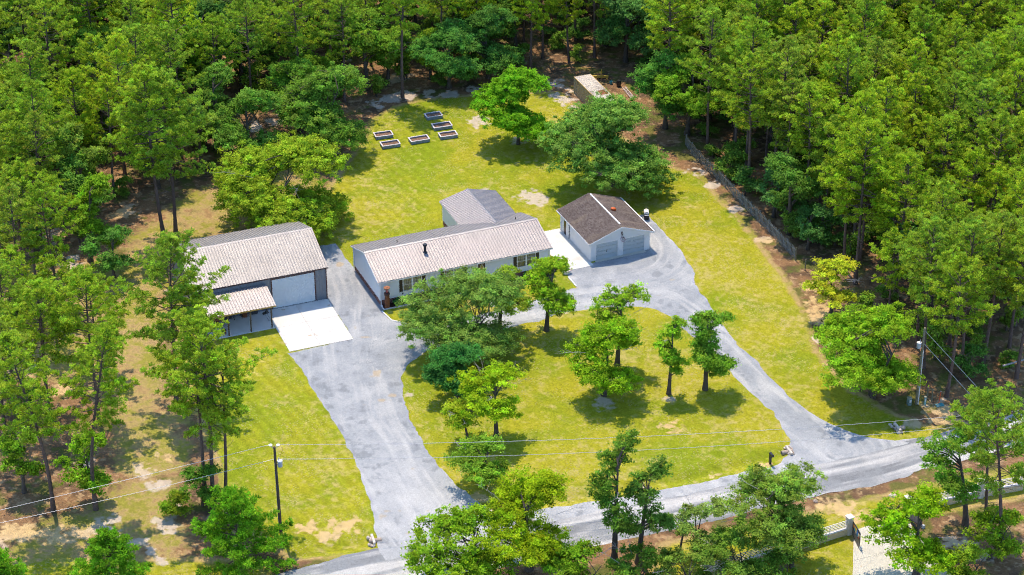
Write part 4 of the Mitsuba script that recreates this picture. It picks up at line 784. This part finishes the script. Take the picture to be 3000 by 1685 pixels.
def make_pine(seed, Hh=20.0, R=4.4, base=.48, dens=1.0, col=(.115, .165, .018), young=False, lean=0.0, bend=.4):
    r = np.random.default_rng(seed)
    zt = np.linspace(0, Hh, 11); ph = r.uniform(0, 6.28)
    cx = lean * zt / Hh + bend * np.sin(zt / Hh * 2.6 + ph) * (zt / Hh) - bend * 0; cy = bend * .7 * np.sin(zt / Hh * 3.1 + ph * 2) * (zt / Hh)
    tr = (.20 if not young else .13) * (Hh / 20 if not young else 1) * (1 - zt / Hh) ** .75 + .025; tr[0] *= 1.35
    parts = [tube_arrays(np.c_[cx, cy, zt], tr, 8)]
    axis = lambda z: np.array([np.interp(z, zt, cx), np.interp(z, zt, cy), z])
    tufts = []
    nb = int((Hh * (1 - base)) * (5.4 if not young else 9.0) * dens)
    for i in range(nb):
        t = (i + r.random()) / nb
        z = Hh * (base + (1 - base) * t * .985)
        prof = (.62 + .45 * t / .35) if t < .35 else (1.07 * (1 - (t - .35) / .65) ** .75 + .10)
        if young: prof = (1.08 * (1 - t) ** .7 + .12)
        ln = R * prof * r.uniform(.55, 1.08)
        az = i * 2.399 + r.normal() * .35; el = math.radians(-4 + 52 * t ** 1.3 + r.normal() * 9)
        d = np.array([math.cos(az) * math.cos(el), math.sin(az) * math.cos(el), math.sin(el)])
        s = np.linspace(0, 1, 5)[:, None]; P = axis(z) + d * ln * s + np.array([0, 0, 1]) * (ln * .16 * s ** 2.2) + r.normal(size=3) * .05 * ln * s ** 2
        parts.append(tube_arrays(P, np.linspace(.022 + .009 * ln, .012, 5), 4, False))
        start = .42 if ln > 1.5 else .15
        nt = max(2, int(ln * 4.0 * dens))
        for j in range(nt):
            q = start + (1 - start) * ((j + r.random()) / nt)
            pt = np.array([np.interp(q, s[:, 0], P[:, a]) for a in range(3)])
            side = np.cross(d, [0, 0, 1]); side /= np.linalg.norm(side) + 1e-9
            off = side * r.normal() * .40 * (1.15 - .55 * q) * min(1, ln / 2) + np.array([0, 0, 1]) * r.uniform(-.05, .38) * min(1, ln / 2)
            w = pt + off
            if np.linalg.norm(off) > .3: parts.append(tube_arrays(np.array([pt, w]), [.014, .009], 3, False))
            ax = d * .5 + side * np.sign(off @ side) * .35 + np.array([0, 0, .75]); tufts.append((w, ax / np.linalg.norm(ax)))
    tufts += [(axis(Hh) + r.normal(size=3) * .12, np.array([0, 0, 1.0])) for _ in range(4)]
    if not young:
        for i in range(6):
            z = Hh * base * r.uniform(.6, 1.0); az = r.uniform(0, 6.28); ln = R * r.uniform(.25, .7); d = np.array([math.cos(az), math.sin(az), r.uniform(-.15, .3)])
            parts.append(tube_arrays(axis(z) + d * ln * np.linspace(0, 1, 4)[:, None] + np.array([0, 0, .1]) * np.array([0, 1, 0, 1.5])[:, None], [.035, .025, .018, .008], 4, False))
    C = np.array([a for a, _ in tufts]); A = np.array([b for _, b in tufts]); n = len(C); nbld = 24
    dv = r.normal(size=(n, nbld, 3)); dv /= np.linalg.norm(dv, axis=2, keepdims=True)
    dv = dv + A[:, None] * 1.0; dv /= np.linalg.norm(dv, axis=2, keepdims=True)
    ln = r.uniform(.26, .44, (n, nbld, 1)) * (1.1 if young else 1.0)
    sd = np.cross(dv, r.normal(size=(n, nbld, 3))); sd /= np.linalg.norm(sd, axis=2, keepdims=True) + 1e-9
    wd = .052
    P0 = C[:, None] + dv * .02; P1 = C[:, None] + dv * ln
    V = np.stack([P0, P1 + sd * wd, P1 - sd * wd], 2).reshape(-1, 3); F = np.arange(n * nbld * 3).reshape(-1, 3)
    cc = np.repeat(hsv_jit(r, np.array(col) * GAIN_P, n, .20), nbld * 3, 0) * np.tile(np.array([.75, 1.08, 1.08]), n * nbld)[:, None]
    return gather(parts), (V, F), np.clip(cc, .003, .9)

def make_broad(seed, R, b, zc, dx=(0, 0), col=(.075, .125, .012), dens=1.0, leaf=.145, lobes=11, flat=.55, stems=1, bare=0, hang=.0, trunk_r=None, clump=.5, skirt=0.0):
    r = np.random.default_rng(seed); ctr = np.array([dx[0], dx[1], zc]); E = np.array([R, R, b])
    nL = int(lobes * 2.3); L = []
    for i in range(nL):
        zz = -.80 + 1.66 * ((i * .618034 + r.random() * .1) % 1.0); az = i * 2.399 + r.normal() * .45; q = math.sqrt(max(.02, 1 - min(.97, abs(zz)) ** 2)) if not (skirt and zz < 0) else 1 - .15 * abs(zz)
        rad = r.uniform(.45, .88) if r.random() < .78 else r.uniform(.05, .4)
        a = R * r.uniform(.25, .44); L.append((ctr + E * np.array([q * math.cos(az) * rad, q * math.sin(az) * rad, zz * r.uniform(.78, 1.0)]), a, max(.35, min(a * r.uniform(.5, .85), b * .45))))
    tr = trunk_r or max(.09, .032 * R + .015 * (zc + b)); parts = []
    zf = max(.22 * zc, zc - b * .95)
    bases = [(np.array([0., 0, 0]) + (np.array([r.normal(), r.normal(), 0]) * .4 if stems > 1 else 0)) for _ in range(stems)]
    tops = [np.array([dx[0] * .8, dx[1] * .8, zc + b * .55]) + (np.array([r.normal(), r.normal(), 0]) * R * .28 if stems > 1 else np.array([r.normal(), r.normal(), 0]) * R * .08) for _ in range(stems)]
    lead = []
    for bs, tp in zip(bases, tops):
        s = np.linspace(0, 1, 9)[:, None]; P = bs + (tp - bs) * s ** np.array([1.35, 1.35, 1.0]) + np.array([r.normal(), r.normal(), 0]) * .05 * R * np.sin(s * 3.1) * s
        P[0] = bs; parts.append(tube_arrays(P, tr / stems ** .4 * np.array([1.5, 1.02, .92, .8, .68, .55, .42, .28, .12]), 8)); lead.append(P)
    Cs, Ns = [], []
    for li, (c, a, h_) in enumerate(L):
        P0 = lead[li % stems]; za = np.clip(c[2] - np.hypot(*(c[:2] - ctr[:2])) * r.uniform(.35, .75), max(zf, .9 if stems == 1 else .4), P0[-1][2])
        fk = np.array([np.interp(za, P0[:, 2], P0[:, k]) for k in range(3)]); s = np.linspace(0, 1, 6)[:, None]
        P = fk + (c - fk) * s + np.array([0, 0, .12 * np.linalg.norm(c - fk)]) * np.sin(s * math.pi) + r.normal(size=3) * .06 * R * np.sin(s * 4.5) * s
        parts.append(tube_arrays(P, np.linspace(.36, .10, 6) * tr / stems ** .4, 5, False))
        n = max(5, int(2.4 * dens * (a * a + 2 * a * h_) / (clump ** 2) * .40))
        d = r.normal(size=(n, 3)); d /= np.linalg.norm(d, axis=1, keepdims=True); d[:, 2] = np.where(d[:, 2] < -.2, -d[:, 2] * .6, d[:, 2])
        pts = c + d * np.array([a, a, h_]) * r.uniform(.55, 1.12, (n, 1)); Cs.append(pts); Ns.append(d)
        for q in range(min(n, 8)): parts.append(tube_arrays(np.array([c + (P[-2] - c) * .3, (c + pts[q]) / 2 + [0, 0, .1], pts[q]]), [.035 * tr / .25, .02, .009], 3, False))
    C = np.vstack(Cs); N = np.vstack(Ns)
    if hang: C[:, 2] -= hang * r.random(len(C)) * np.linalg.norm(C[:, :2] - ctr[:2], axis=1) / R
    C[:, 2] = np.maximum(C[:, 2], .3)
    n = len(C); nl = max(10, int(clump * clump / (leaf * leaf) * 4.6))
    csz = clump * r.uniform(.55, 1.2, (n, 1, 1))
    off = r.normal(size=(n, nl, 3)) * np.array([1, 1, flat]) * csz * .52
    P = C[:, None] + off; P[..., 2] = np.maximum(P[..., 2], .12)
    nn = N[:, None] * .5 + r.normal(size=(n, nl, 3)) * .62 + np.array([0, 0, .75]); nn /= np.linalg.norm(nn, axis=2, keepdims=True)
    u = np.cross(nn, r.normal(size=(n, nl, 3))); u /= np.linalg.norm(u, axis=2, keepdims=True) + 1e-9; v = np.cross(nn, u)
    sz = leaf * r.uniform(.6, 1.25, (n, nl, 1)); u = u * sz; v = v * sz * .62
    V = np.stack([P + u, P - u * .65 + v, P - u * .65 - v], 2).reshape(-1, 3)
    F = np.arange(n * nl * 3).reshape(-1, 3)
    cl = hsv_jit(r, np.array(col) * GAIN_B, n, .22); lf = 1 + .16 * r.normal(size=(n, nl, 1)); cc = np.repeat(np.clip(cl[:, None] * lf, .003, .9).reshape(-1, 3), 3, 0)
    dead = []
    for i in range(bare):
        az = r.uniform(0, 6.28); c = ctr + E * np.array([math.cos(az) * .5, math.sin(az) * .5, r.uniform(.1, .6)]); d = np.array([math.cos(az), math.sin(az), r.uniform(.1, .9)]); d /= np.linalg.norm(d)
        e = c + d * R * r.uniform(.4, .7); dead.append(tube_arrays(np.array([c, (c + e) / 2 + r.normal(size=3) * .08, e]), [.03, .02, .007], 4, False))
        for j in range(7):
            q0 = c + (e - c) * r.uniform(.3, 1); dead.append(tube_arrays(np.array([q0, q0 + (d + r.normal(size=3) * .7) * R * .13]), [.013, .005], 3, False))
    return gather(parts), (V, F), cc, dead

def add_tree(name, label, cat, trunk, crown, colors, bark, leafb, M, dead=None, group=None):
    k = tag(numbered(name), label, cat, group)
    put(k + '__trunk', trunk, bark, M, True); put(k + '__crown', crown, leafb, M, color=colors)
    for q in range(0, len(dead or []), 8): put(k + '__bare_branch', gather(dead[q:q + 8]), 'bark_dead', M)

G_OAK, G_OLIVE, G_DARK, G_YEL, G_ROUND, G_MID = (.135, .19, .012), (.095, .155, .024), (.035, .115, .020), (.150, .220, .008), (.085, .185, .008), (.10, .165, .012)
YARD = [  # x, y, dx, R, zc, b, colour, label, options
 (-30.0, 242.6, 3.3, 7.8, 5.2, 4.4, G_OAK, 'broad spreading light green oak behind the workshop', dict(lobes=17, stems=3, bare=2, hang=2.0, trunk_r=.36)),
 (-23.9, 261.5, .6, 5.9, 6.4, 5.2, (.08, .145, .016), 'tall multi-stemmed tree left of the raised planter beds', dict(lobes=15, stems=4, hang=2.2, trunk_r=.34)),
 (.8, 264.0, -.3, 4.8, 5.3, 4.8, G_ROUND, 'dense round dark green tree alone on the back lawn', dict(lobes=18, dens=1.25, leaf=.16, trunk_r=.2, skirt=1)),
 (12.9, 252.4, -.8, 8.0, 6.0, 5.0, (.085, .155, .022), 'wide grey-green oak shading the back of the garage', dict(lobes=16, stems=2, hang=1.6, trunk_r=.42, dens=.9)),
 (-4.7, 213.6, -.2, 7.2, 3.9, 3.9, G_OLIVE, 'wide olive-grey tree in front of the house beside the drive', dict(lobes=15, stems=3, dens=.62, leaf=.125, trunk_r=.28)),
 (-1.4, 218.1, .3, 3.6, 4.6, 2.4, (.125, .185, .014), 'small light green tree between the olive-grey tree and the entry', dict(lobes=8, dens=.8)),
 (-5.8, 204.1, .2, 3.1, 3.1, 2.9, G_DARK, 'dense blue-green evergreen bush below the olive-grey tree', dict(lobes=12, dens=1.6, leaf=.125)),
 (-1.6, 196.7, -.5, 3.9, 5.0, 2.3, G_YEL, 'yellow-green tree with grey bare twigs on the island lawn', dict(lobes=9, dens=.75, bare=6, flat=.35)),
 (-4.5, 195.7, -.7, 2.2, 3.2, 1.6, (.16, .205, .012), 'small thin tree left of the yellow-green island tree', dict(lobes=6, dens=.7, bare=4, flat=.4)),
 (-2.8, 187.9, .3, 3.3, 2.9, 2.1, (.095, .165, .014), 'low spreading tree under the power lines near the left drive', dict(lobes=8, dens=.8, bare=1)),
 (3.8, 217.8, .5, 3.3, 6.0, 2.9, (.125, .20, .010), 'small shade tree with a clear straight trunk by the loop drive', dict(lobes=10, dens=1.0, hang=1.2)),
 (11.3, 210.5, .0, 3.2, 5.9, 3.9, (.115, .19, .010), 'taller rear tree of the pair in the middle of the island lawn', dict(lobes=9, dens=.85, bare=2)),
 (9.7, 204.6, .2, 4.2, 4.6, 4.0, (.115, .195, .008), 'bushy front tree of the pair in the middle of the island lawn', dict(lobes=12, dens=.9, bare=4, hang=.8)),
 (16.5, 204.8, .2, 2.0, 5.7, 3.8, (.11, .19, .010), 'slim upright tree on the right half of the island lawn', dict(lobes=9, dens=.9, bare=1)),
 (20.4, 205.7, .1, 3.2, 5.5, 4.1, (.08, .155, .012), 'darker rounded tree beside the east drive on the island lawn', dict(lobes=11, dens=1.0)),
 (9.6, 174.9, .2, 3.0, 8.6, 6.4, (.065, .125, .012), 'tallest dark upright tree at the front roadside', dict(lobes=10, dens=.8, bare=1, trunk_r=.3)),
 (11.9, 175.2, 1.2, 2.7, 7.4, 4.6, (.062, .12, .014), 'dark tree leaning right beside the tallest roadside tree', dict(lobes=8, dens=.75)),
 (1.6, 174.2, .0, 5.0, 5.4, 4.4, (.14, .195, .006), 'bushy yellow-green tree at the front roadside, left of the tallest', dict(lobes=12, dens=.85, bare=4, leaf=.1255)),
 (-3.8, 171.9, -.5, 5.2, 3.8, 2.8, (.10, .17, .008), 'low wide tree reaching over the road at the bottom of the drive', dict(lobes=9, dens=.75, leaf=.16)),
 (26.1, 175.4, -1.0, 4.7, 5.9, 3.5, (.10, .155, .018), 'feathery grey-green tree standing before the left boundary wall', dict(lobes=13, stems=3, dens=.8, leaf=.125, bare=2)),
 (17.0, 176.3, 1.0, 3.1, 3.4, 2.5, (.10, .15, .025), 'thin many-stemmed grey-green tree right of the tallest roadside tree', dict(lobes=8, stems=4, dens=.6, leaf=.14, bare=3)),
 (21.2, 172.8, 0, 3.6, 2.6, 2.2, (.085, .145, .016), 'low bushy thicket tree at the bottom edge before the wall', dict(lobes=8, stems=3, dens=.7, leaf=.125, bare=2)),
 (11.5, 170.8, 0, 3.3, 2.2, 1.8, (.07, .13, .012), 'low dark thicket tree at the bottom edge under the tallest tree', dict(lobes=8, stems=3, dens=.7, leaf=.16, bare=5)),
 (6.2, 169.8, 0, 3.6, 2.8, 2.4, (.09, .16, .008), 'bright green thicket tree at the bottom edge right of the yellow-green tree', dict(lobes=8, stems=3, dens=.8, leaf=.15, bare=2)),
 (16.2, 170.6, 0, 3.2, 2.4, 2.0, (.095, .15, .018), 'pale green thicket tree at the bottom edge in front of the thin tree', dict(lobes=8, stems=3, dens=.75, leaf=.125, bare=2)),
 (25.0, 171.0, 0, 2.8, 2.0, 1.8, (.075, .14, .014), 'small dark thicket tree at the bottom edge left of the neighbour drive', dict(lobes=7, stems=3, dens=.75, leaf=.125)),
 (37.7, 173.2, -.2, 4.3, 5.0, 3.8, (.12, .20, .006), 'two-tiered bright green oak beside the neighbour drive', dict(lobes=9, dens=.95, leaf=.16, bare=1, hang=.8)),
 (43.7, 181.2, -2.0, 3.2, 7.2, 4.2, (.07, .145, .012), 'leaning oak behind the right boundary wall', dict(lobes=8, dens=.75, leaf=.15)),
 (45.3, 176.0, .5, 3.0, 2.6, 2.0, (.10, .165, .008), 'low bright bush in the lower right corner', dict(lobes=8, stems=2, dens=.8, leaf=.15)),
 (41.8, 171.6, .0, 2.6, 2.0, 1.7, (.11, .17, .01), 'light green bush on the bottom edge right of the neighbour drive', dict(lobes=7, stems=2, dens=.8, leaf=.15)),
 (38.3, 204.3, -.9, 5.6, 5.4, 4.2, (.12, .20, .010), 'big leafy tree at the lawn edge left of the right utility pole', dict(lobes=15, stems=2, dens=1.0, leaf=.1255)),
 (35.6, 221.4, .1, 3.4, 3.8, 2.5, (.22, .245, .015), 'pale yellow-green small tree beyond the near end of the picket fence', dict(lobes=9, dens=.7, flat=.3, bare=3)),
 (-48.9, 233.5, 1.2, 3.0, 6.3, 5.4, (.10, .175, .010), 'tall leafy oak among the pines left of the workshop', dict(lobes=12, dens=.9)),
 (-45.6, 229.5, 0, 2.8, 3.6, 2.6, (.055, .13, .018), 'dark low oak at the lawn edge left of the workshop', dict(lobes=8, dens=.95)),
 (-40.8, 185.3, -.7, 2.8, 4.3, 3.4, (.10, .18, .010), 'leafy vine-clad tree between the tall pines at lower left', dict(lobes=9, dens=.9, leaf=.16)),
 (-48.0, 186.8, .2, 2.3, 4.7, 3.2, (.09, .165, .010), 'leafy tree at the left picture edge by the sandy track', dict(lobes=8, dens=.9, leaf=.16)),
 (-30.2, 184.6, .4, 2.0, 2.6, 2.2, (.055, .115, .012), 'small dark bush around the trunks of the three tall pines', dict(lobes=7, dens=.7)),
 (-32.6, 183.2, 0, 1.5, 1.2, 1.0, (.10, .15, .01), 'low bush left of the three tall pine trunks', dict(lobes=5, dens=.7)),
 (-33.0, 258.0, 0, 4.5, 5.4, 4.4, (.07, .14, .016), 'leafy tree at the wood edge behind the spreading oak', dict(lobes=11, dens=.9)),
 (-27.2, 267.5, -.3, 4.2, 5.5, 4.6, (.075, .15, .014), 'leafy tree behind the multi-stemmed tree', dict(lobes=11, dens=.9)),
 (-37.5, 262.5, 0, 3.8, 6.5, 5.0, (.08, .15, .018), 'slender light green tree in the back left woods edge', dict(lobes=11, dens=.8)),
 (-8.4, 281.0, .2, 4.6, 5.0, 3.8, (.055, .135, .020), 'dark oak at the wood edge behind the raised planter beds', dict(lobes=12, dens=1.0)),
 (-3.2, 284.2, 0, 4.6, 5.5, 4.2, (.058, .13, .020), 'dark oak at the wood edge behind the round lawn tree', dict(lobes=12, dens=1.0)),
 (19.8, 268.6, 0, 4.0, 6.2, 4.8, (.06, .14, .018), 'dark leafy tree at the wood edge right of the container', dict(lobes=11, dens=1.0)),
 (22.5, 266.8, .6, 4.4, 6.4, 4.6, (.10, .18, .012), 'bright leafy tree at the far end of the picket fence', dict(lobes=12, dens=1.0)),
 (31.4, 244.3, 1.0, 3.2, 3.6, 3.0, (.05, .115, .024), 'blue-green cedar-like tree leaning over the picket fence', dict(lobes=9, dens=1.1, leaf=.14)),
 (34.6, 236.2, .6, 2.6, 3.2, 2.6, (.045, .11, .022), 'dark bush behind the near half of the picket fence', dict(lobes=8, dens=1.0)),
]
PROTECT = []
for i, (x, y, dx, R, zc, b, c, lb, kw_) in enumerate(YARD):
    kw_ = {'leaf': .14, **kw_}
    tk, cr, cc, dead = make_broad(100 + i, R * 1.0, b, zc, (dx, 0), c, **kw_)
    add_tree('broadleaf_tree', lb, 'tree', tk, cr, cc, 'bark_oak', 'leaf_bsdf', frame((x, y)), dead); PROTECT.append((x, y, R * .75))
for i, (lx, ly, s_, lb) in enumerate(((1.75, -.55, .42, 'small round shrub beside the lighthouse ornament'), (3.75, -.5, .42, 'small round shrub under the left window'), (5.9, -.5, .4, 'small round shrub between the left windows'), (15.6, -.5, .42, 'small round shrub under the crawl vent right of the entry'), (17.6, -.5, .4, 'small round shrub under the right window'))):
    tk, cr, cc, _ = make_broad(300 + i, s_, s_ * .8, s_ * .75, (0, 0), (.04, .12, .025), lobes=6, leaf=.06, clump=.16, trunk_r=.02)
    add_tree('garden_shrub', lb, 'shrub', tk, cr, cc, 'bark_oak', 'leaf_bsdf', frame(hl(lx, ly)), None, 'shrubs in the front mulch bed')

PINES = [  # x, y, height, lean, R, base fraction, label, young
 (-35.1, 203.3, 19.6, 1.0, 4.4, .32, 'tall pine right before the left end of the workshop roof'),
 (-34.0, 204.3, 13.0, .6, 2.6, .55, 'shorter pine close beside the pine before the workshop'),
 (-29.2, 184.8, 20.9, .1, 4.6, .50, 'tallest of the three pines standing left of the front lawn pole'),
 (-28.1, 185.6, 17.0, 1.3, 2.3, .62, 'slender right-hand pine of the three left of the front lawn pole'),
 (-29.9, 185.3, 18.1, -.6, 2.8, .60, 'dark-trunked rear pine of the three left of the front lawn pole'),
 (-41.1, 239.1, 21.7, -1.4, 4.0, .46, 'left pine of the tall twin pines behind the workshop'),
 (-39.9, 240.5, 20.4, .1, 4.8, .42, 'right pine of the tall twin pines behind the workshop'),
 (-44.6, 183.7, 19.7, -1.2, 3.2, .50, 'crooked pine with bent trunk near the sandy track at lower left'),
 (-40.5, 183.9, 20.1, .9, 3.4, .52, 'straight tall pine right of the crooked pine at lower left'),
 (-44.3, 209.6, 11.5, .4, 3.5, .35, 'mid-height round-crowned pine at the left lawn edge'),
 (-42.6, 199.5, 17.5, .3, 3.6, .45, 'full-crowned pine between the left lawn edge and the sandy track'),
 (-47.5, 199.0, 16.5, -.3, 3.0, .5, 'pine at the left edge in front of the brown clearing'),
 (-55.8, 228.4, 14.7, .4, 2.2, .6, 'bare-trunked pine at the left picture edge'), (-54.1, 227.5, 15.4, .1, 2.6, .6, 'second bare-trunked pine near the left picture edge'), (-53.0, 231.7, 11.6, .8, 2.4, .5, 'slim pine behind the two bare-trunked left pines'),
 (-50.4, 214.0, 9.0, -.5, 2.2, .5, 'small pine left of the round-crowned pine'), (-49.7, 215.2, 10.6, .5, 2.2, .5, 'small pine behind the round-crowned pine'), (-54.3, 215.2, 11.5, .3, 2.4, .5, 'small pine at the left edge of the brown clearing'),
 (46.3, 176.9, 17.9, -2.4, 3.9, .50, 'large leaning pine in the lower right corner'), (45.9, 182.6, 14.3, -1.6, 2.6, .55, 'dark-trunked pine behind the right boundary wall'),
 (45.6, 204.2, 16.9, .5, 3.2, .52, 'pine with pale trunk just right of the right utility pole'), (44.0, 214.2, 15.0, -.3, 2.6, .5, 'pine rising behind the big leafy tree by the utility pole'), (41.6, 219.6, 11.5, -.4, 2.2, .42, 'slim young pine behind the big leafy tree by the utility pole'),
 (35.4, 243.7, 17.6, -1.2, 2.8, .55, 'straight pine behind the middle of the picket fence'), (36.6, 240.1, 15.0, .5, 2.6, .5, 'thick-trunked pine behind the picket fence'), (38.3, 231.8, 17.1, -.3, 2.8, .55, 'dark straight pine behind the near end of the picket fence'), (40.0, 232.0, 17.7, .5, 3.3, .5, 'yellowish pine right of the dark straight pine'), (45.5, 232.0, 14.6, -.6, 3.0, .5, 'round-topped pine deep in the right woods'), (49.7, 237.2, 16.3, -.4, 3.2, .5, 'large pine in the middle of the right woods'),
 (20.3, 273.3, 19.6, -.4, 3.4, .48, 'tall dark pine right of the shipping container'), (25.6, 287.4, 19.2, -.2, 3.2, .5, 'tall pine with forked bare limbs beyond the container'), (-14.5, 277.8, 20.0, .2, 3.2, .55, 'lone tall pine at the wood edge behind the planter beds'),
 (-52.3, 264.7, 14.6, .1, 3.0, .45, 'open-crowned pine in the back left woods clearing'),
]
for i, (x, y, hh, ln, R, bf, lb) in enumerate(PINES):
    tk, cr, cc = make_pine(500 + i, hh, R * 1.28, bf - .05, 1.0, (.125, .185, .012) if i % 3 else (.105, .165, .014), False, ln, .55 if 'crooked' not in lb else 1.6)
    add_tree('pine_tree', lb, 'tree', tk, cr, cc, 'bark_pine', 'needle_bsdf', frame((x, y))); PROTECT.append((x, y, 2.0))
for i, (x, y, hh, R, lb) in enumerate(((-25.6, 174.6, 7.9, 5.3, 'bushy young pine in front of the left utility pole'), (-36.4, 167.6, 8.6, 4.4, 'bushy young pine cut by the bottom edge at left'), (-45.6, 165.6, 8.0, 3.6, 'bushy young pine in the bottom left corner'))):
    tk, cr, cc = make_pine(600 + i, hh, R * .92, .10, 1.15, (.075, .165, .008), True)
    add_tree('pine_tree', lb, 'tree', tk, cr, cc, 'bark_pine', 'needle_bsdf', frame((x, y))); PROTECT.append((x, y, R))

# ------------------------------------------------------------------ the woods: prototypes and instances
def group_shape(key, mesh, bsdf, smooth=False, **kw): scene[key] = {'type': 'shapegroup', 'mesh': ply(mesh, bsdf, smooth, **kw)}
PP, BB, SS = [], [], []
for i, (hh, R, bf, dn, c) in enumerate(((20, 3.9, .50, 1.0, (.120, .175, .012)), (19, 3.4, .46, 1.0, (.135, .185, .010)), (21, 4.3, .48, .95, (.110, .170, .014)), (17, 3.6, .42, 1.05, (.130, .190, .010)), (18, 3.0, .52, 1.0, (.118, .165, .016)), (20, 4.0, .42, 1.0, (.108, .172, .012)))):
    tk, cr, cc = make_pine(700 + i, hh, R * 1.25, bf - .06, dn * .92, c); group_shape(f'woods_pine_trunk_{i}', tk, 'bark_pine', True); group_shape(f'woods_pine_crown_{i}', cr, 'needle_bsdf', color=cc); PP.append(hh)
for i, (R, b, zc, c) in enumerate(((3.4, 4.2, 6.4, (.062, .125, .016)), (3.9, 3.8, 6.0, (.085, .150, .013)), (3.0, 4.4, 7.0, (.095, .155, .018)), (4.3, 4.0, 6.2, (.052, .115, .022)), (2.8, 3.2, 4.6, (.105, .170, .010)))):
    tk, cr, cc, _ = make_broad(800 + i, R, b, zc, (0, 0), c, lobes=11, leaf=.17, dens=.95, clump=.55); group_shape(f'woods_oak_trunk_{i}', tk, 'bark_oak', True); group_shape(f'woods_oak_crown_{i}', cr, 'leaf_bsdf', color=cc); BB.append(zc + b)
for i, (R, b, zc, c) in enumerate(((1.5, 1.2, 1.3, (.075, .135, .016)), (1.8, 1.5, 1.6, (.055, .12, .018)), (1.3, 1.7, 1.9, (.10, .155, .016)))):
    tk, cr, cc, _ = make_broad(900 + i, R, b, zc, (0, 0), c, lobes=6, leaf=.16, dens=.9, clump=.45, stems=2); group_shape(f'woods_bush_trunk_{i}', tk, 'bark_oak', True); group_shape(f'woods_bush_crown_{i}', cr, 'leaf_bsdf', color=cc); SS.append(0)
RIGHT = sg.Polygon([(23.6, 266.5), (25.6, 259), (27.8, 252.6), (30.6, 245.6), (33.4, 238), (35.6, 231.5), (37.5, 226), (38.8, 219), (42, 212), (45.2, 208.8), (52, 207), (62, 209.5), (84, 217), (88, 322), (14, 322), (15, 290), (18.2, 284), (19, 276)])
BACK = sg.Polygon([(-25, 273), (-18.5, 277.4), (-13, 280), (-5, 283), (6, 287.5), (13.8, 289), (14, 322), (-82, 322), (-82, 262), (-60, 262), (-47, 268), (-38, 271), (-31, 274.5)])
LEFT = sg.Polygon([(-60, 262), (-47, 266), (-40, 268), (-38, 258), (-43, 250), (-50, 246), (-50, 238), (-57, 236), (-74, 238), (-76, 262)])
LEFT2 = sg.Polygon([(-48, 205), (-50, 225), (-55, 224), (-57, 236), (-70, 236), (-64, 200), (-58, 190), (-50, 190), (-49, 197)])
LOWR = sg.Polygon([(48.5, 170), (47.5, 181), (49, 184.5), (60, 187), (60, 168)])
def scatter(poly, dmin, seed, tries, taken):
    r = np.random.default_rng(seed); x0, y0, x1, y1 = poly.bounds; out = []; allp = [t for t in taken]
    cand = np.c_[r.uniform(x0, x1, tries), r.uniform(y0, y1, tries)]; cand = cand[shapely.contains_xy(poly, cand[:, 0], cand[:, 1])]
    cand = cand[np.abs(cand[:, 0]) < .243 * cand[:, 1] + 4]
    P = np.array([(a, b) for a, b, _ in allp]); D = np.array([c for _, _, c in allp])
    for c in cand:
        if np.any(np.hypot(P[:, 0] - c[0], P[:, 1] - c[1]) < np.maximum(D, dmin)): continue
        out.append(tuple(c)); P = np.vstack([P, c]); D = np.r_[D, dmin]
    return out
def plant(name, kind, i, x, y, s_, label, cat, group, r):
    k = tag(numbered(name), label, cat, group)
    M = frame((x, y), r.uniform(0, 6.28)) @ T().rotate([1, 0, 0], r.normal() * 1.5).scale([s_, s_, s_ * r.uniform(.95, 1.05)])
    for part in ('trunk', 'crown'): scene[f'{k}__{part}'] = {'type': 'instance', 'to_world': M, 'shapegroup': {'type': 'ref', 'id': f'woods_{kind}_{part}_{i}'}}
r = np.random.default_rng(77)
for nm, poly, dmin, seed, fr_, texts in (('right', RIGHT, 3.45, 11, .70, ('tall pine in the dense woods right of the picket fence', 'leafy hardwood among the pines right of the picket fence')), ('back', BACK, 3.8, 12, .50, ('tall pine in the woods behind the back lawn', 'leafy hardwood in the woods behind the back lawn')), ('left', LEFT, 4.3, 13, .45, ('pine in the thinner woods left of the twin pines', 'leafy hardwood in the thinner woods left of the twin pines')), ('left2', LEFT2, 4.6, 14, .9, ('pine in the open stand at the left picture edge', 'leafy hardwood in the open stand at the left picture edge')), ('low', LOWR, 4.2, 15, .2, ('pine behind the far boundary wall at lower right', 'leafy hardwood behind the far boundary wall at lower right'))):
    pts = scatter(poly, dmin, seed, 4200, PROTECT)
    for x, y in pts:
        if r.random() < fr_:
            i = r.integers(len(PP)); s_ = r.uniform(14.5, 20.0) / PP[i] * (.8 if nm in ('left2',) else 1); plant('woods_pine', 'pine', i, x, y, s_, texts[0], 'tree', texts[0].replace('tall pine', 'pines').replace('pine in', 'pines in'), r)
        else:
            i = r.integers(len(BB)); s_ = r.uniform(.72, 1.2); plant('woods_hardwood', 'oak', i, x, y, s_, texts[1], 'tree', texts[1].replace('hardwood', 'hardwoods'), r)
for poly, dmin, seed, n_, lb in ((RIGHT, 3.3, 21, 900, 'leafy bush under the trees right of the picket fence'), (BACK, 3.6, 22, 700, 'leafy bush under the trees behind the back lawn'), (LEFT, 4.5, 23, 160, 'leafy bush under the trees left of the twin pines'), (LEFT2, 5, 24, 60, 'leafy bush in the open stand at the left picture edge'), (LOWR, 2.2, 25, 200, 'leafy bush behind the far boundary wall at lower right')):
    for x, y in scatter(poly, dmin, seed, n_, [(0, 0, 0)]): i = r.integers(3); plant('woods_bush', 'bush', i, x, y, r.uniform(.7, 1.35), lb, 'bush', lb.replace('bush', 'bushes'), r)
